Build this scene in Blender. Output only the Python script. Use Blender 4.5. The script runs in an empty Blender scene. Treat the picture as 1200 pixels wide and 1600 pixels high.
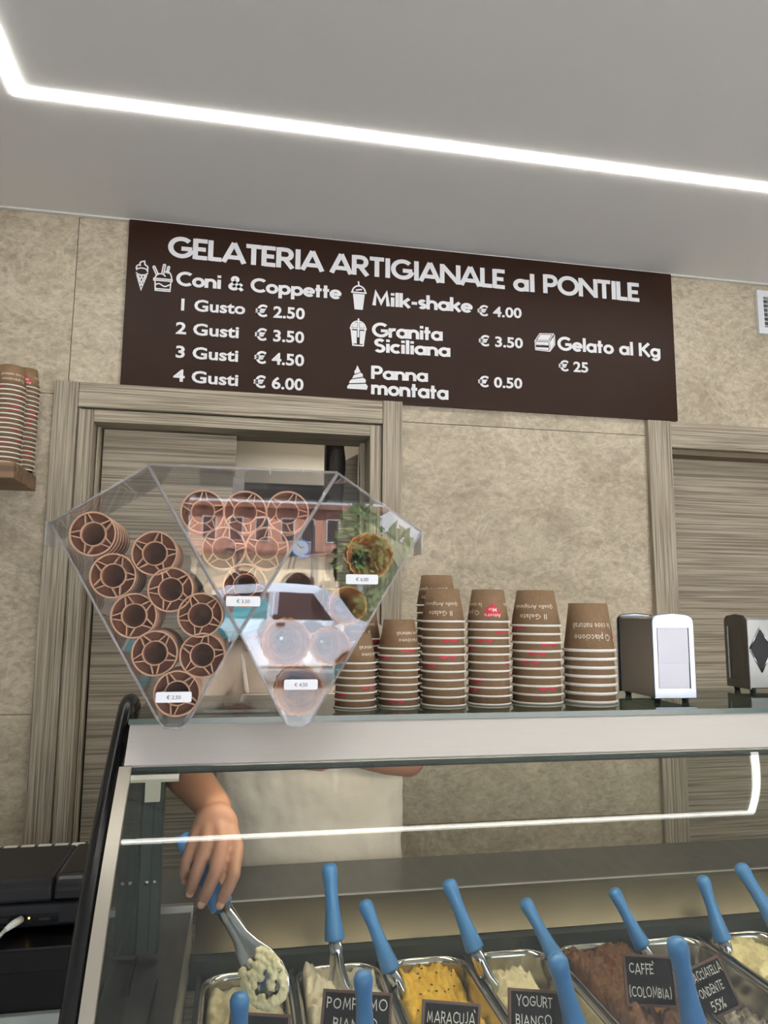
import bpy, bmesh, math, random
from mathutils import Vector, Matrix, noise, Euler

PI = math.pi
sc = bpy.context.scene
COL = sc.collection
EYE = Vector((0.0, 0.0, 1.52))

# ------------------------------------------------------------------ camera
YAW, PITCH, ROLL, FPX = 0.188965, 0.1368076, 0.00744329, 1158.9
_f = Vector((math.sin(YAW) * math.cos(PITCH), math.cos(YAW) * math.cos(PITCH), math.sin(PITCH)))
_r0 = Vector((math.cos(YAW), -math.sin(YAW), 0)); _u0 = _r0.cross(_f)
_r = _r0 * math.cos(ROLL) + _u0 * math.sin(ROLL)
_u = -_r0 * math.sin(ROLL) + _u0 * math.cos(ROLL)
cd = bpy.data.cameras.new('camera'); cam = bpy.data.objects.new('camera', cd); COL.objects.link(cam)
M3 = Matrix((_r, _u, -_f)).transposed()
cam.matrix_world = Matrix.Translation(EYE) @ M3.to_4x4()
cd.sensor_fit = 'VERTICAL'; cd.sensor_height = 36; cd.lens = 36 * FPX / 1600
cd.clip_start = 0.02; cd.clip_end = 300
sc.camera = cam

def at(px, py, Y):
    """world point on the plane y = Y that the photograph shows at pixel (px, py)"""
    d = _f + _r * ((px - 600) / FPX) + _u * ((800 - py) / FPX)
    return EYE + d * (Y / d.y)

# ------------------------------------------------------------------ world, sun, exposure
w = bpy.data.worlds.new('sky'); sc.world = w; w.use_nodes = True
wn = w.node_tree.nodes; wl = w.node_tree.links
bg = wn['Background']
tc = wn.new('ShaderNodeTexCoord'); sx = wn.new('ShaderNodeSeparateXYZ'); rp = wn.new('ShaderNodeValToRGB')
wl.new(tc.outputs['Generated'], sx.inputs[0]); wl.new(sx.outputs['Z'], rp.inputs[0]); wl.new(rp.outputs[0], bg.inputs[0])
rp.color_ramp.elements[0].color = (0.92, 0.95, 1.0, 1); rp.color_ramp.elements[1].color = (0.45, 0.62, 0.95, 1)
rp.color_ramp.elements[1].position = 0.8
bg.inputs[1].default_value = 7.5
sd = bpy.data.lights.new('sun', 'SUN'); sd.energy = 66; sd.angle = math.radians(0.6); sd.color = (1.0, 0.95, 0.89)
sun = bpy.data.objects.new('sun', sd); COL.objects.link(sun)
sun.rotation_euler = Vector((-0.25, -1.0, -1.15)).to_track_quat('-Z', 'Y').to_euler(); sun.location = (0, 6, 12)
vs = sc.view_settings
sc.display_settings.display_device = 'sRGB'
vs.view_transform = 'Standard'; vs.look = 'None'; vs.gamma = 1; vs.use_curve_mapping = False
vs.exposure = 0.04
cy = sc.cycles
cy.use_denoising = True
cy.max_bounces = 10; cy.diffuse_bounces = 4; cy.glossy_bounces = 5; cy.transmission_bounces = 8
cy.transparent_max_bounces = 40
cy.sample_clamp_indirect = 6.0; cy.caustics_reflective = False; cy.caustics_refractive = False
LED_STRENGTH = 24.0

# daylight coming in through the shop opening (sampling portal for the sky)
pd = bpy.data.lights.new('shop_opening_daylight', 'AREA'); pd.shape = 'RECTANGLE'; pd.size = 3.7; pd.size_y = 2.15
pd.cycles.is_portal = True
po = bpy.data.objects.new('shop_opening_daylight', pd); COL.objects.link(po)
po.location = (1.5, -3.05, 1.08); po.rotation_euler = (PI / 2, 0, 0)

# ------------------------------------------------------------------ helpers
def lin(c):
    return tuple(((v / 255) / 12.92 if v / 255 <= 0.04045 else ((v / 255 + 0.055) / 1.055) ** 2.4) for v in c) + (1.0,)

def base_mat(name):
    m = bpy.data.materials.new(name); m.use_nodes = True
    return m, m.node_tree.nodes, m.node_tree.links, m.node_tree.nodes['Principled BSDF']

def mat(name, rgb, rough=0.5, metal=0.0, spec=0.5, noise_amt=0.0, scale=20, bump=0.0, stretch=(1, 1, 1), sub=0.0):
    m, n, l, b = base_mat(name)
    b.inputs['Base Color'].default_value = lin(rgb); b.inputs['Roughness'].default_value = rough
    b.inputs['Metallic'].default_value = metal; b.inputs['Specular IOR Level'].default_value = spec
    if sub:
        b.inputs['Subsurface Weight'].default_value = sub; b.inputs['Subsurface Radius'].default_value = (0.01, 0.005, 0.003)
    if noise_amt or bump:
        t = n.new('ShaderNodeTexCoord'); mp = n.new('ShaderNodeMapping'); mp.inputs['Scale'].default_value = stretch
        l.new(t.outputs['Object'], mp.inputs[0])
        ns = n.new('ShaderNodeTexNoise'); ns.inputs['Scale'].default_value = scale; ns.inputs['Detail'].default_value = 6
        l.new(mp.outputs[0], ns.inputs['Vector'])
        if noise_amt:
            r = n.new('ShaderNodeValToRGB'); c = lin(rgb)
            r.color_ramp.elements[0].position = 0.3; r.color_ramp.elements[1].position = 0.7
            r.color_ramp.elements[0].color = tuple(v * (1 - noise_amt) for v in c[:3]) + (1,)
            r.color_ramp.elements[1].color = tuple(min(1, v * (1 + noise_amt)) for v in c[:3]) + (1,)
            l.new(ns.outputs['Fac'], r.inputs[0]); l.new(r.outputs[0], b.inputs['Base Color'])
        if bump:
            bp = n.new('ShaderNodeBump'); bp.inputs['Strength'].default_value = 1.0; bp.inputs['Distance'].default_value = bump
            l.new(ns.outputs['Fac'], bp.inputs['Height']); l.new(bp.outputs[0], b.inputs['Normal'])
    return m

def emit(name, rgb, s):
    m, n, l, b = base_mat(name)
    b.inputs['Base Color'].default_value = (0.8, 0.8, 0.8, 1)
    b.inputs['Emission Color'].default_value = lin(rgb); b.inputs['Emission Strength'].default_value = s
    return m

def clear(name, tint=(1, 1, 1), ior=1.5, rough=0.0, haze=0.0, haze_rgb=(220, 220, 220)):
    """clear pane: Fresnel mix of a mirror reflection and straight transmission, with optional film of haze"""
    m, n, l, b = base_mat(name); n.remove(b)
    out = [x for x in n if x.type == 'OUTPUT_MATERIAL'][0]
    tr = n.new('ShaderNodeBsdfTransparent'); tr.inputs[0].default_value = tuple(tint) + (1,)
    gl = n.new('ShaderNodeBsdfGlossy'); gl.inputs['Roughness'].default_value = rough
    # Schlick reflectance from |N.I| (the pane does not bend the rays, so both faces use the same curve)
    R0 = ((ior - 1) / (ior + 1)) ** 2
    ge = n.new('ShaderNodeNewGeometry'); dt = n.new('ShaderNodeVectorMath'); dt.operation = 'DOT_PRODUCT'
    l.new(ge.outputs['Normal'], dt.inputs[0]); l.new(ge.outputs['Incoming'], dt.inputs[1])
    def mt(op, a, b_=None):
        q = n.new('ShaderNodeMath'); q.operation = op
        if isinstance(a, (int, float)): q.inputs[0].default_value = a
        else: l.new(a, q.inputs[0])
        if b_ is not None:
            if isinstance(b_, (int, float)): q.inputs[1].default_value = b_
            else: l.new(b_, q.inputs[1])
        return q.outputs[0]
    fac = mt('ADD', mt('MULTIPLY', mt('POWER', mt('SUBTRACT', 1.0, mt('ABSOLUTE', dt.outputs['Value'])), 5.0), 1 - R0), R0)
    mx = n.new('ShaderNodeMixShader')
    l.new(fac, mx.inputs[0]); l.new(tr.outputs[0], mx.inputs[1]); l.new(gl.outputs[0], mx.inputs[2])
    last = mx
    if haze:
        df = n.new('ShaderNodeBsdfDiffuse'); df.inputs[0].default_value = lin(haze_rgb)
        m2 = n.new('ShaderNodeMixShader'); m2.inputs[0].default_value = haze
        l.new(mx.outputs[0], m2.inputs[1]); l.new(df.outputs[0], m2.inputs[2]); last = m2
    l.new(last.outputs[0], out.inputs[0])
    return m

def laminate(name, axis, dark=(112, 102, 88), light=(176, 166, 149), bump=0.0004, coarse=1.0):
    """striped wood-effect laminate; the fine grain runs along `axis`"""
    m, n, l, b = base_mat(name)
    t = n.new('ShaderNodeTexCoord'); mp = n.new('ShaderNodeMapping')
    sc_ = {'x': (0.9, 60, 90), 'z': (90, 60, 0.9)}[axis]
    mp.inputs['Scale'].default_value = tuple(v * coarse for v in sc_)
    l.new(t.outputs['Object'], mp.inputs[0])
    ns = n.new('ShaderNodeTexNoise'); ns.inputs['Scale'].default_value = 1.6; ns.inputs['Detail'].default_value = 5; ns.inputs['Roughness'].default_value = 0.62
    ns.inputs['Distortion'].default_value = 0.35
    l.new(mp.outputs[0], ns.inputs['Vector'])
    r = n.new('ShaderNodeValToRGB'); r.color_ramp.elements[0].position = 0.36; r.color_ramp.elements[1].position = 0.60
    r.color_ramp.elements[0].color = lin(dark); r.color_ramp.elements[1].color = lin(light)
    l.new(ns.outputs['Fac'], r.inputs[0]); l.new(r.outputs[0], b.inputs['Base Color'])
    bp = n.new('ShaderNodeBump'); bp.inputs['Distance'].default_value = bump
    l.new(ns.outputs['Fac'], bp.inputs['Height']); l.new(bp.outputs[0], b.inputs['Normal'])
    b.inputs['Roughness'].default_value = 0.55; b.inputs['Specular IOR Level'].default_value = 0.3
    return m

def travertine(name):
    m, n, l, b = base_mat(name)
    t = n.new('ShaderNodeTexCoord'); mp = n.new('ShaderNodeMapping'); mp.inputs['Rotation'].default_value = (0, 0.6, 0)
    mp.inputs['Scale'].default_value = (1.0, 1.0, 1.5)
    l.new(t.outputs['Object'], mp.inputs[0])
    big = n.new('ShaderNodeTexNoise'); big.inputs['Scale'].default_value = 3.2; big.inputs['Detail'].default_value = 10; big.inputs['Roughness'].default_value = 0.68; big.inputs['Distortion'].default_value = 0.5
    fine = n.new('ShaderNodeTexNoise'); fine.inputs['Scale'].default_value = 42; fine.inputs['Detail'].default_value = 8; fine.inputs['Roughness'].default_value = 0.7; fine.inputs['Distortion'].default_value = 0.6
    l.new(mp.outputs[0], big.inputs['Vector']); l.new(mp.outputs[0], fine.inputs['Vector'])
    r = n.new('ShaderNodeValToRGB'); cr = r.color_ramp
    cr.elements[0].position = 0.33; cr.elements[0].color = lin((160, 148, 129))
    cr.elements[1].position = 0.68; cr.elements[1].color = lin((198, 187, 166))
    l.new(big.outputs['Fac'], r.inputs[0])
    r2 = n.new('ShaderNodeValToRGB'); r2.color_ramp.elements[0].position = 0.34; r2.color_ramp.elements[1].position = 0.66
    r2.color_ramp.elements[0].color = (0.62, 0.61, 0.58, 1); r2.color_ramp.elements[1].color = (1.16, 1.16, 1.15, 1)
    l.new(fine.outputs['Fac'], r2.inputs[0])
    mx = n.new('ShaderNodeMix'); mx.data_type = 'RGBA'; mx.blend_type = 'MULTIPLY'; mx.inputs[0].default_value = 0.85
    l.new(r.outputs[0], mx.inputs[6]); l.new(r2.outputs[0], mx.inputs[7])
    # pale calcite veins
    vn = n.new('ShaderNodeTexNoise'); vn.inputs['Scale'].default_value = 2.6; vn.inputs['Detail'].default_value = 9; vn.inputs['Distortion'].default_value = 1.3
    vn.inputs['Roughness'].default_value = 0.6
    l.new(mp.outputs[0], vn.inputs['Vector'])
    vr = n.new('ShaderNodeValToRGB'); e = vr.color_ramp.elements
    e[0].position = 0.485; e[0].color = (0, 0, 0, 1); e[1].position = 0.5; e[1].color = (1, 1, 1, 1)
    e3 = e.new(0.515); e3.color = (0, 0, 0, 1)
    l.new(vn.outputs['Fac'], vr.inputs[0])
    sc2 = n.new('ShaderNodeMath'); sc2.operation = 'MULTIPLY'; sc2.inputs[1].default_value = 0.34
    l.new(vr.outputs[0], sc2.inputs[0])
    mv = n.new('ShaderNodeMix'); mv.data_type = 'RGBA'; mv.inputs[7].default_value = lin((214, 206, 186))
    l.new(sc2.outputs[0], mv.inputs[0]); l.new(mx.outputs[2], mv.inputs[6])
    l.new(mv.outputs[2], b.inputs['Base Color'])
    b.inputs['Roughness'].default_value = 0.5; b.inputs['Specular IOR Level'].default_value = 0.35
    bp = n.new('ShaderNodeBump'); bp.inputs['Distance'].default_value = 0.0006
    l.new(fine.outputs['Fac'], bp.inputs['Height']); l.new(bp.outputs[0], b.inputs['Normal'])
    return m

class MB:
    """collects shapes for ONE mesh"""
    def __init__(s): s.v = []; s.f = []; s.sm = []
    def add(s, vs, fs, smooth=False):
        o = len(s.v); s.v += [Vector(v) for v in vs]
        for f in fs: s.f.append([i + o for i in f]); s.sm.append(smooth)
        return s
    def box(s, x0, x1, y0, y1, z0, z1, mtx=None):
        vs = [Vector((x, y, z)) for x in (x0, x1) for y in (y0, y1) for z in (z0, z1)]
        if mtx: vs = [mtx @ v for v in vs]
        return s.add(vs, [(0, 1, 3, 2), (4, 6, 7, 5), (0, 4, 5, 1), (2, 3, 7, 6), (0, 2, 6, 4), (1, 5, 7, 3)])
    def rings(s, rings, cap=True, smooth=True, closed=True):
        n = len(rings[0]); vs = [v for r in rings for v in r]; fs = []
        for i in range(len(rings) - 1):
            for j in range(n if closed else n - 1):
                k = (j + 1) % n
                fs.append((i * n + j, i * n + k, (i + 1) * n + k, (i + 1) * n + j))
        s.add(vs, fs, smooth)
        if cap:
            o = len(s.v) - len(vs)
            s.f.append([o + j for j in reversed(range(n))]); s.sm.append(False)
            s.f.append([o + (len(rings) - 1) * n + j for j in range(n)]); s.sm.append(False)
        return s
    def lathe(s, prof, seg=24, mtx=None, cap=False, smooth=True):
        """prof: (r, h) along local z"""
        rs = []
        for r, h in prof:
            ring = [Vector((r * math.cos(2 * PI * k / seg), r * math.sin(2 * PI * k / seg), h)) for k in range(seg)]
            rs.append([mtx @ v for v in ring] if mtx else ring)
        return s.rings(rs, cap, smooth)
    def tube(s, path, r, seg=10, cap=True):
        path = [Vector(p) for p in path]; n = len(path); rs = []; prev = None
        for i, p in enumerate(path):
            d = (path[min(i + 1, n - 1)] - path[max(i - 1, 0)]).normalized()
            if prev is None:
                a = Vector((0, 0, 1)) if abs(d.z) < 0.9 else Vector((1, 0, 0)); u = d.cross(a).normalized()
            else:
                u = (prev - d * prev.dot(d)).normalized()
            prev = u; v = d.cross(u); rr = r[i] if isinstance(r, (list, tuple)) else r
            rs.append([p + (u * math.cos(2 * PI * k / seg) + v * math.sin(2 * PI * k / seg)) * rr for k in range(seg)])
        return s.rings(rs, cap)
    def prism(s, poly, a, b, mtx=None, flip=False):
        """poly (u, v) in x-z, extruded along y from a to b"""
        n = len(poly); vs = [Vector((u, a, v)) for u, v in poly] + [Vector((u, b, v)) for u, v in poly]
        if mtx: vs = [mtx @ v for v in vs]
        fs = [list(range(n)), [n + i for i in reversed(range(n))]] + [[(i + 1) % n, i, n + i, n + (i + 1) % n] for i in range(n)]
        return s.add(vs, fs)
    def sweep(s, prof, x0, x1, thick, smooth=True):
        """sheet whose (y, z) profile runs along x, with a real thickness towards -normal"""
        n = len(prof); outer = []; inner = []
        for i in range(n):
            p = Vector(prof[i]); d = (Vector(prof[min(i + 1, n - 1)]) - Vector(prof[max(i - 1, 0)])).normalized()
            nn = Vector((-d.y, d.x)); outer.append(p); inner.append(p + nn * thick)
        vs = []
        for pr in (outer, inner):
            for x in (x0, x1): vs += [Vector((x, q[0], q[1])) for q in pr]
        fs = []
        for i in range(n - 1):
            fs.append((i, i + 1, n + i + 1, n + i)); fs.append((2 * n + i, 3 * n + i, 3 * n + i + 1, 2 * n + i + 1))
        s.add(vs, fs, smooth)
        o = len(s.v); s.v += [Vector(v) for v in vs]          # the rim gets vertices of its own, so the sheet stays smooth
        for i in range(n - 1):
            s.f.append([o + i, o + 2 * n + i, o + 2 * n + i + 1, o + i + 1]); s.sm.append(False)
            s.f.append([o + n + i, o + n + i + 1, o + 3 * n + i + 1, o + 3 * n + i]); s.sm.append(False)
        s.f.append([o, o + n, o + 3 * n, o + 2 * n]); s.sm.append(False)
        s.f.append([o + n - 1, o + 3 * n - 1, o + 4 * n - 1, o + 2 * n - 1]); s.sm.append(False)
        return s
    def mesh(s, name, m, shift=Vector((0, 0, 0)), fix=True):
        me = bpy.data.meshes.new(name)
        me.from_pydata([v - shift for v in s.v], [], s.f)
        me.polygons.foreach_set('use_smooth', s.sm)
        if fix:
            b = bmesh.new(); b.from_mesh(me); bmesh.ops.recalc_face_normals(b, faces=b.faces); b.to_mesh(me); b.free()
        me.materials.append(m); me.update()
        return me
    def build(s, name, m, parent=None, local=False, fix=True):
        """vertices are world coordinates unless local"""
        if parent is not None:
            sh = Vector((0, 0, 0)) if local else wloc(parent)
            o = bpy.data.objects.new(name, s.mesh(name, m, sh, fix)); COL.objects.link(o); o.parent = parent
            return o
        if local: sh = Vector((0, 0, 0))
        else:
            xs = [v.x for v in s.v]; ys = [v.y for v in s.v]; zs = [v.z for v in s.v]
            sh = Vector(((min(xs) + max(xs)) / 2, (min(ys) + max(ys)) / 2, min(zs)))
        o = bpy.data.objects.new(name, s.mesh(name, m, sh, fix)); COL.objects.link(o); o.location = sh
        return o

def wloc(o):
    v = Vector((0, 0, 0))
    while o is not None: v += o.location; o = o.parent
    return v

def bevel(o, w_, seg=2):
    md = o.modifiers.new('bevel', 'BEVEL'); md.width = w_; md.segments = seg; md.limit_method = 'ANGLE'; md.angle_limit = 0.6
    return o

def tag(o, label=None, cat=None, group=None, kind=None):
    if label: o['label'] = label
    if cat: o['category'] = cat
    if group: o['group'] = group
    if kind: o['kind'] = kind
    return o

def thing(name, label, cat, loc=(0, 0, 0), group=None, rot=None):
    o = bpy.data.objects.new(name, None); COL.objects.link(o); o.location = loc; o.empty_display_size = 0.05
    if rot: o.rotation_euler = rot
    return tag(o, label, cat, group)

def copy_tree(o, parent=None):
    c = o.copy(); COL.objects.link(c)
    if parent: c.parent = parent
    for ch in list(o.children): copy_tree(ch, c)
    return c

def bb(x0, x1, y0, y1, z0, z1, name, m, parent=None, bv=0, kind=None, local=False):
    o = MB().box(x0, x1, y0, y1, z0, z1).build(name, m, parent, local)
    if bv: bevel(o, bv)
    if kind: o['kind'] = kind
    return o

# ---- lettering: a geometric stroke alphabet (em: cap height 1) and Blender's own font
def arc(cx, cy, rx, ry, a0, a1, n=14):
    return [(cx + rx * math.cos(math.radians(a0 + (a1 - a0) * i / n)), cy + ry * math.sin(math.radians(a0 + (a1 - a0) * i / n))) for i in range(n + 1)]
T = 0.09
G = {
 ' ': (0.38, []),
 'A': (0.92, [[(0.05, 0), (0.46, 0.98)], [(0.46, 0.98), (0.87, 0)], [(0.22, 0.27), (0.70, 0.27)]]),
 'B': (0.68, [[(T, 0), (T, 1)], [(T, 1 - T), (0.34, 1 - T)] + arc(0.34, 0.72, 0.19, 0.19, 90, -90) + [(T, 0.53)], [(T, 0.5), (0.36, 0.5)] + arc(0.36, 0.295, 0.21, 0.205, 90, -90) + [(T, T)]]),
 'C': (0.88, [arc(0.52, 0.5, 0.42, 0.42, 48, 312, 24)]),
 'D': (0.84, [[(T, 0), (T, 1)], [(T, 1 - T), (0.34, 1 - T)] + arc(0.34, 0.5, 0.41, 0.41, 90, -90, 20) + [(T, T)]]),
 'E': (0.60, [[(T, 0), (T, 1)], [(T, 1 - T), (0.56, 1 - T)], [(T, 0.5), (0.50, 0.5)], [(T, T), (0.56, T)]]),
 'F': (0.58, [[(T, 0), (T, 1)], [(T, 1 - T), (0.54, 1 - T)], [(T, 0.48), (0.48, 0.48)]]),
 'G': (0.98, [arc(0.52, 0.5, 0.42, 0.42, 45, 348, 26), [(0.52, 0.45), (0.94, 0.45)]]),
 'I': (0.28, [[(0.14, 0), (0.14, 1)]]),
 'J': (0.46, [[(0.34, 1), (0.34, 0.3)] + arc(0.14, 0.3, 0.2, 0.21, 0, -110)]),
 'K': (0.78, [[(T, 0), (T, 1)], [(0.70, 1), (0.17, 0.46)], [(0.27, 0.56), (0.72, 0)]]),
 'L': (0.56, [[(T, 0), (T, 1)], [(T, T), (0.53, T)]]),
 'M': (1.04, [[(0.12, 0), (0.22, 0.93), (0.52, 0.22), (0.82, 0.93), (0.92, 0)]]),
 'N': (0.90, [[(T, 0), (T, 0.99)], [(T, 0.93), (0.80, 0.07)], [(0.81, 0), (0.81, 1)]]),
 'O': (1.02, [arc(0.51, 0.5, 0.42, 0.42, 90, 450, 30)]),
 'P': (0.68, [[(T, 0), (T, 1)], [(T, 1 - T), (0.36, 1 - T)] + arc(0.36, 0.68, 0.22, 0.23, 90, -90) + [(T, 0.45)]]),
 'R': (0.74, [[(T, 0), (T, 1)], [(T, 1 - T), (0.38, 1 - T)] + arc(0.38, 0.68, 0.22, 0.23, 90, -90) + [(T, 0.45)], [(0.34, 0.45), (0.66, 0)]]),
 'S': (0.66, [arc(0.33, 0.71, 0.21, 0.20, 30, 270, 16) + arc(0.33, 0.285, 0.22, 0.215, 90, -150, 16)[1:]]),
 'T': (0.66, [[(0.02, 1 - T), (0.64, 1 - T)], [(0.33, 0), (0.33, 1 - T)]]),
 'U': (0.84, [[(T, 1), (T, 0.40)] + arc(0.42, 0.41, 0.33, 0.33, 180, 360, 16) + [(0.75, 1)]]),
 'Y': (0.78, [[(0.05, 1), (0.39, 0.46), (0.73, 1)], [(0.39, 0.5), (0.39, 0)]]),
 'Z': (0.7, [[(0.05, 1 - T), (0.62, 1 - T), (0.08, T), (0.66, T)]]),
 '&': (0.88, [[(0.80, 0.0), (0.28, 0.66)] + arc(0.38, 0.77, 0.14, 0.15, 200, -20, 12) + [(0.20, 0.42)] + arc(0.32, 0.26, 0.21, 0.18, 150, 300, 12) + [(0.76, 0.48)]]),
 '-': (0.44, [[(0.06, 0.36), (0.38, 0.36)]]),
 'a': (0.72, [arc(0.35, 0.33, 0.255, 0.255, 90, 450, 24), [(0.60, 0), (0.60, 0.66)]]),
 'c': (0.60, [arc(0.34, 0.33, 0.255, 0.255, 48, 312, 18)]),
 'e': (0.68, [arc(0.345, 0.33, 0.255, 0.255, 0, 318, 20), [(0.10, 0.33), (0.66, 0.33)]]),
 'g': (0.72, [arc(0.35, 0.33, 0.255, 0.255, 90, 450, 24), [(0.60, 0.66), (0.60, 0.02)] + arc(0.36, 0.02, 0.24, 0.22, 0, -150, 14)]),
 'h': (0.66, [[(T, 0), (T, 1.02)], [(T, 0.36)] + arc(0.32, 0.36, 0.23, 0.22, 180, 0, 14) + [(0.55, 0)]]),
 'i': (0.26, [[(0.13, 0), (0.13, 0.66)], [(0.13, 0.79), (0.13, 0.97)]]),
 'k': (0.64, [[(T, 0), (T, 1.02)], [(0.56, 0.66), (0.16, 0.29)], [(0.26, 0.38), (0.58, 0)]]),
 'l': (0.26, [[(0.13, 0), (0.13, 1.02)]]),
 'm': (0.98, [[(T, 0), (T, 0.66)], [(T, 0.38)] + arc(0.28, 0.38, 0.19, 0.2, 180, 0, 12) + [(0.47, 0)], [(0.47, 0.38)] + arc(0.67, 0.38, 0.2, 0.2, 180, 0, 12) + [(0.87, 0)]]),
 'n': (0.66, [[(T, 0), (T, 0.66)], [(T, 0.36)] + arc(0.32, 0.36, 0.23, 0.22, 180, 0, 14) + [(0.55, 0)]]),
 'o': (0.70, [arc(0.35, 0.33, 0.255, 0.255, 90, 450, 24)]),
 'p': (0.72, [arc(0.37, 0.33, 0.255, 0.255, 90, 450, 24), [(0.12, -0.3), (0.12, 0.66)]]),
 'r': (0.44, [[(T, 0), (T, 0.66)], [(T, 0.36)] + arc(0.33, 0.34, 0.24, 0.24, 180, 70, 8)]),
 's': (0.48, [arc(0.24, 0.455, 0.14, 0.125, 30, 270, 12) + arc(0.24, 0.205, 0.145, 0.125, 90, -150, 12)[1:]]),
 't': (0.44, [[(0.19, 0), (0.19, 0.92)], [(0.03, 0.57), (0.40, 0.57)]]),
 '(': (0.34, [arc(0.42, 0.5, 0.3, 0.66, 130, 230, 8)]),
 ')': (0.34, [arc(-0.08, 0.5, 0.3, 0.66, 50, -50, 8)]),
 '5': (0.6, [[(0.5, 0.95), (0.16, 0.95), (0.12, 0.55), (0.3, 0.6)] + arc(0.28, 0.3, 0.22, 0.29, 80, -130, 12)]),
 '%': (0.7, [arc(0.16, 0.78, 0.1, 0.14, 90, 450, 10), [(0.58, 0.98), (0.12, 0.02)], arc(0.52, 0.2, 0.1, 0.14, 90, 450, 10)]),
 '`': (0.12, [[(-0.2, 1.28), (-0.02, 1.08)]]),
}

def stroke_flat(polys, t, closed_eps=1e-4, rnd=False):
    """2-D strokes -> (verts, faces) strips of width t with mitred corners"""
    V, F = [], []
    for lev, pl in enumerate(polys):
        lev = lev % 5
        o_start = len(V)
        pts = [Vector((p[0], p[1])) for p in pl]
        q = [pts[0]]
        for p in pts[1:]:
            if (p - q[-1]).length > 1e-5: q.append(p)
        pts = q; n = len(pts)
        if n < 2: continue
        closed = (pts[0] - pts[-1]).length < closed_eps
        o = len(V)
        for i in range(n):
            if closed and i in (0, n - 1): a, c = pts[n - 2], pts[1]
            else: a, c = pts[max(i - 1, 0)], pts[min(i + 1, n - 1)]
            d1 = (pts[i] - a); d2 = (c - pts[i])
            if d1.length < 1e-6: d1 = d2
            if d2.length < 1e-6: d2 = d1
            d1 = d1.normalized(); d2 = d2.normalized(); n1 = Vector((-d1.y, d1.x)); n2 = Vector((-d2.y, d2.x))
            m = n1 + n2
            m = n1 if m.length < 0.2 else m.normalized()
            k = min(1.0 / max(0.35, m.dot(n1)), 2.2)
            V.append(pts[i] + m * (t / 2 * k)); V.append(pts[i] - m * (t / 2 * k))
        for i in range(n - 1): F.append((o + 2 * i, o + 2 * i + 1, o + 2 * i + 3, o + 2 * i + 2))
        if rnd:
            for e in (pts[0], pts[-1]):
                o = len(V)
                for k in range(8): V.append(e + Vector((math.cos(PI / 4 * k), math.sin(PI / 4 * k))) * t / 2)
                F.append(tuple(range(o, o + 8)))
        for q_ in range(o_start, len(V)): V[q_] = Vector((V[q_].x, V[q_].y, lev))
    return V, F

def geo_text(s, t=0.175, jit=0.0, seed=0, gap=0.0):
    rng = random.Random(seed); x = 0; pls = []
    for ch in s:
        adv, gl = G[ch]; a = rng.uniform(-jit, jit); dy = rng.uniform(-jit, jit) * 0.5; k = 1 + rng.uniform(-jit, jit)
        for pl in gl:
            pls.append([(x + (p[0] * k + a * 0.3 * p[1]), p[1] * k + dy) for p in pl])
        x += adv + gap
    V, F = stroke_flat(pls, t, rnd=jit > 0)
    return V, F, x

def font_text(s, offset=0.0, res=3):
    c = bpy.data.curves.new('t', 'FONT'); c.body = s; c.offset = offset; c.resolution_u = res; c.size = 1
    o = bpy.data.objects.new('t', c); COL.objects.link(o)
    dg = bpy.context.evaluated_depsgraph_get(); dg.update()
    me = bpy.data.meshes.new_from_object(o.evaluated_get(dg))
    V = [Vector((v.co.x, v.co.y)) for v in me.vertices]; F = [tuple(p.vertices) for p in me.polygons]
    bpy.data.objects.remove(o); bpy.data.meshes.remove(me); bpy.data.curves.remove(c)
    k = 1 / 0.729
    V = [v * k for v in V]
    return V, F, max(v.x for v in V)

def lay(V, F, origin, ux, uy, mb=None):
    """2-D text placed on a plane: origin + x*ux + y*uy"""
    mb = mb or MB()
    nn = ux.cross(uy).normalized() * 0.00012
    mb.add([origin + ux * v.x + uy * v.y + (nn * v.z if len(v) > 2 else nn * 0) for v in V], F); return mb

def solid_face(mb, depth):
    """thin extrusion so lettering stands proud of its board"""
    n = len(mb.v); back = [v + depth for v in mb.v]; ed = {}
    for f in mb.f:
        for i in range(len(f)):
            a, b = f[i], f[(i + 1) % len(f)]; ed[(a, b)] = ed.get((a, b), 0) + 1
    mb.v += back
    fs = [[i + n for i in reversed(f)] for f in mb.f]
    for (a, b) in ed:
        if (b, a) not in ed: fs.append([b, a, a + n, b + n])
    mb.f += fs; mb.sm += [False] * len(fs)
    return mb

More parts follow.
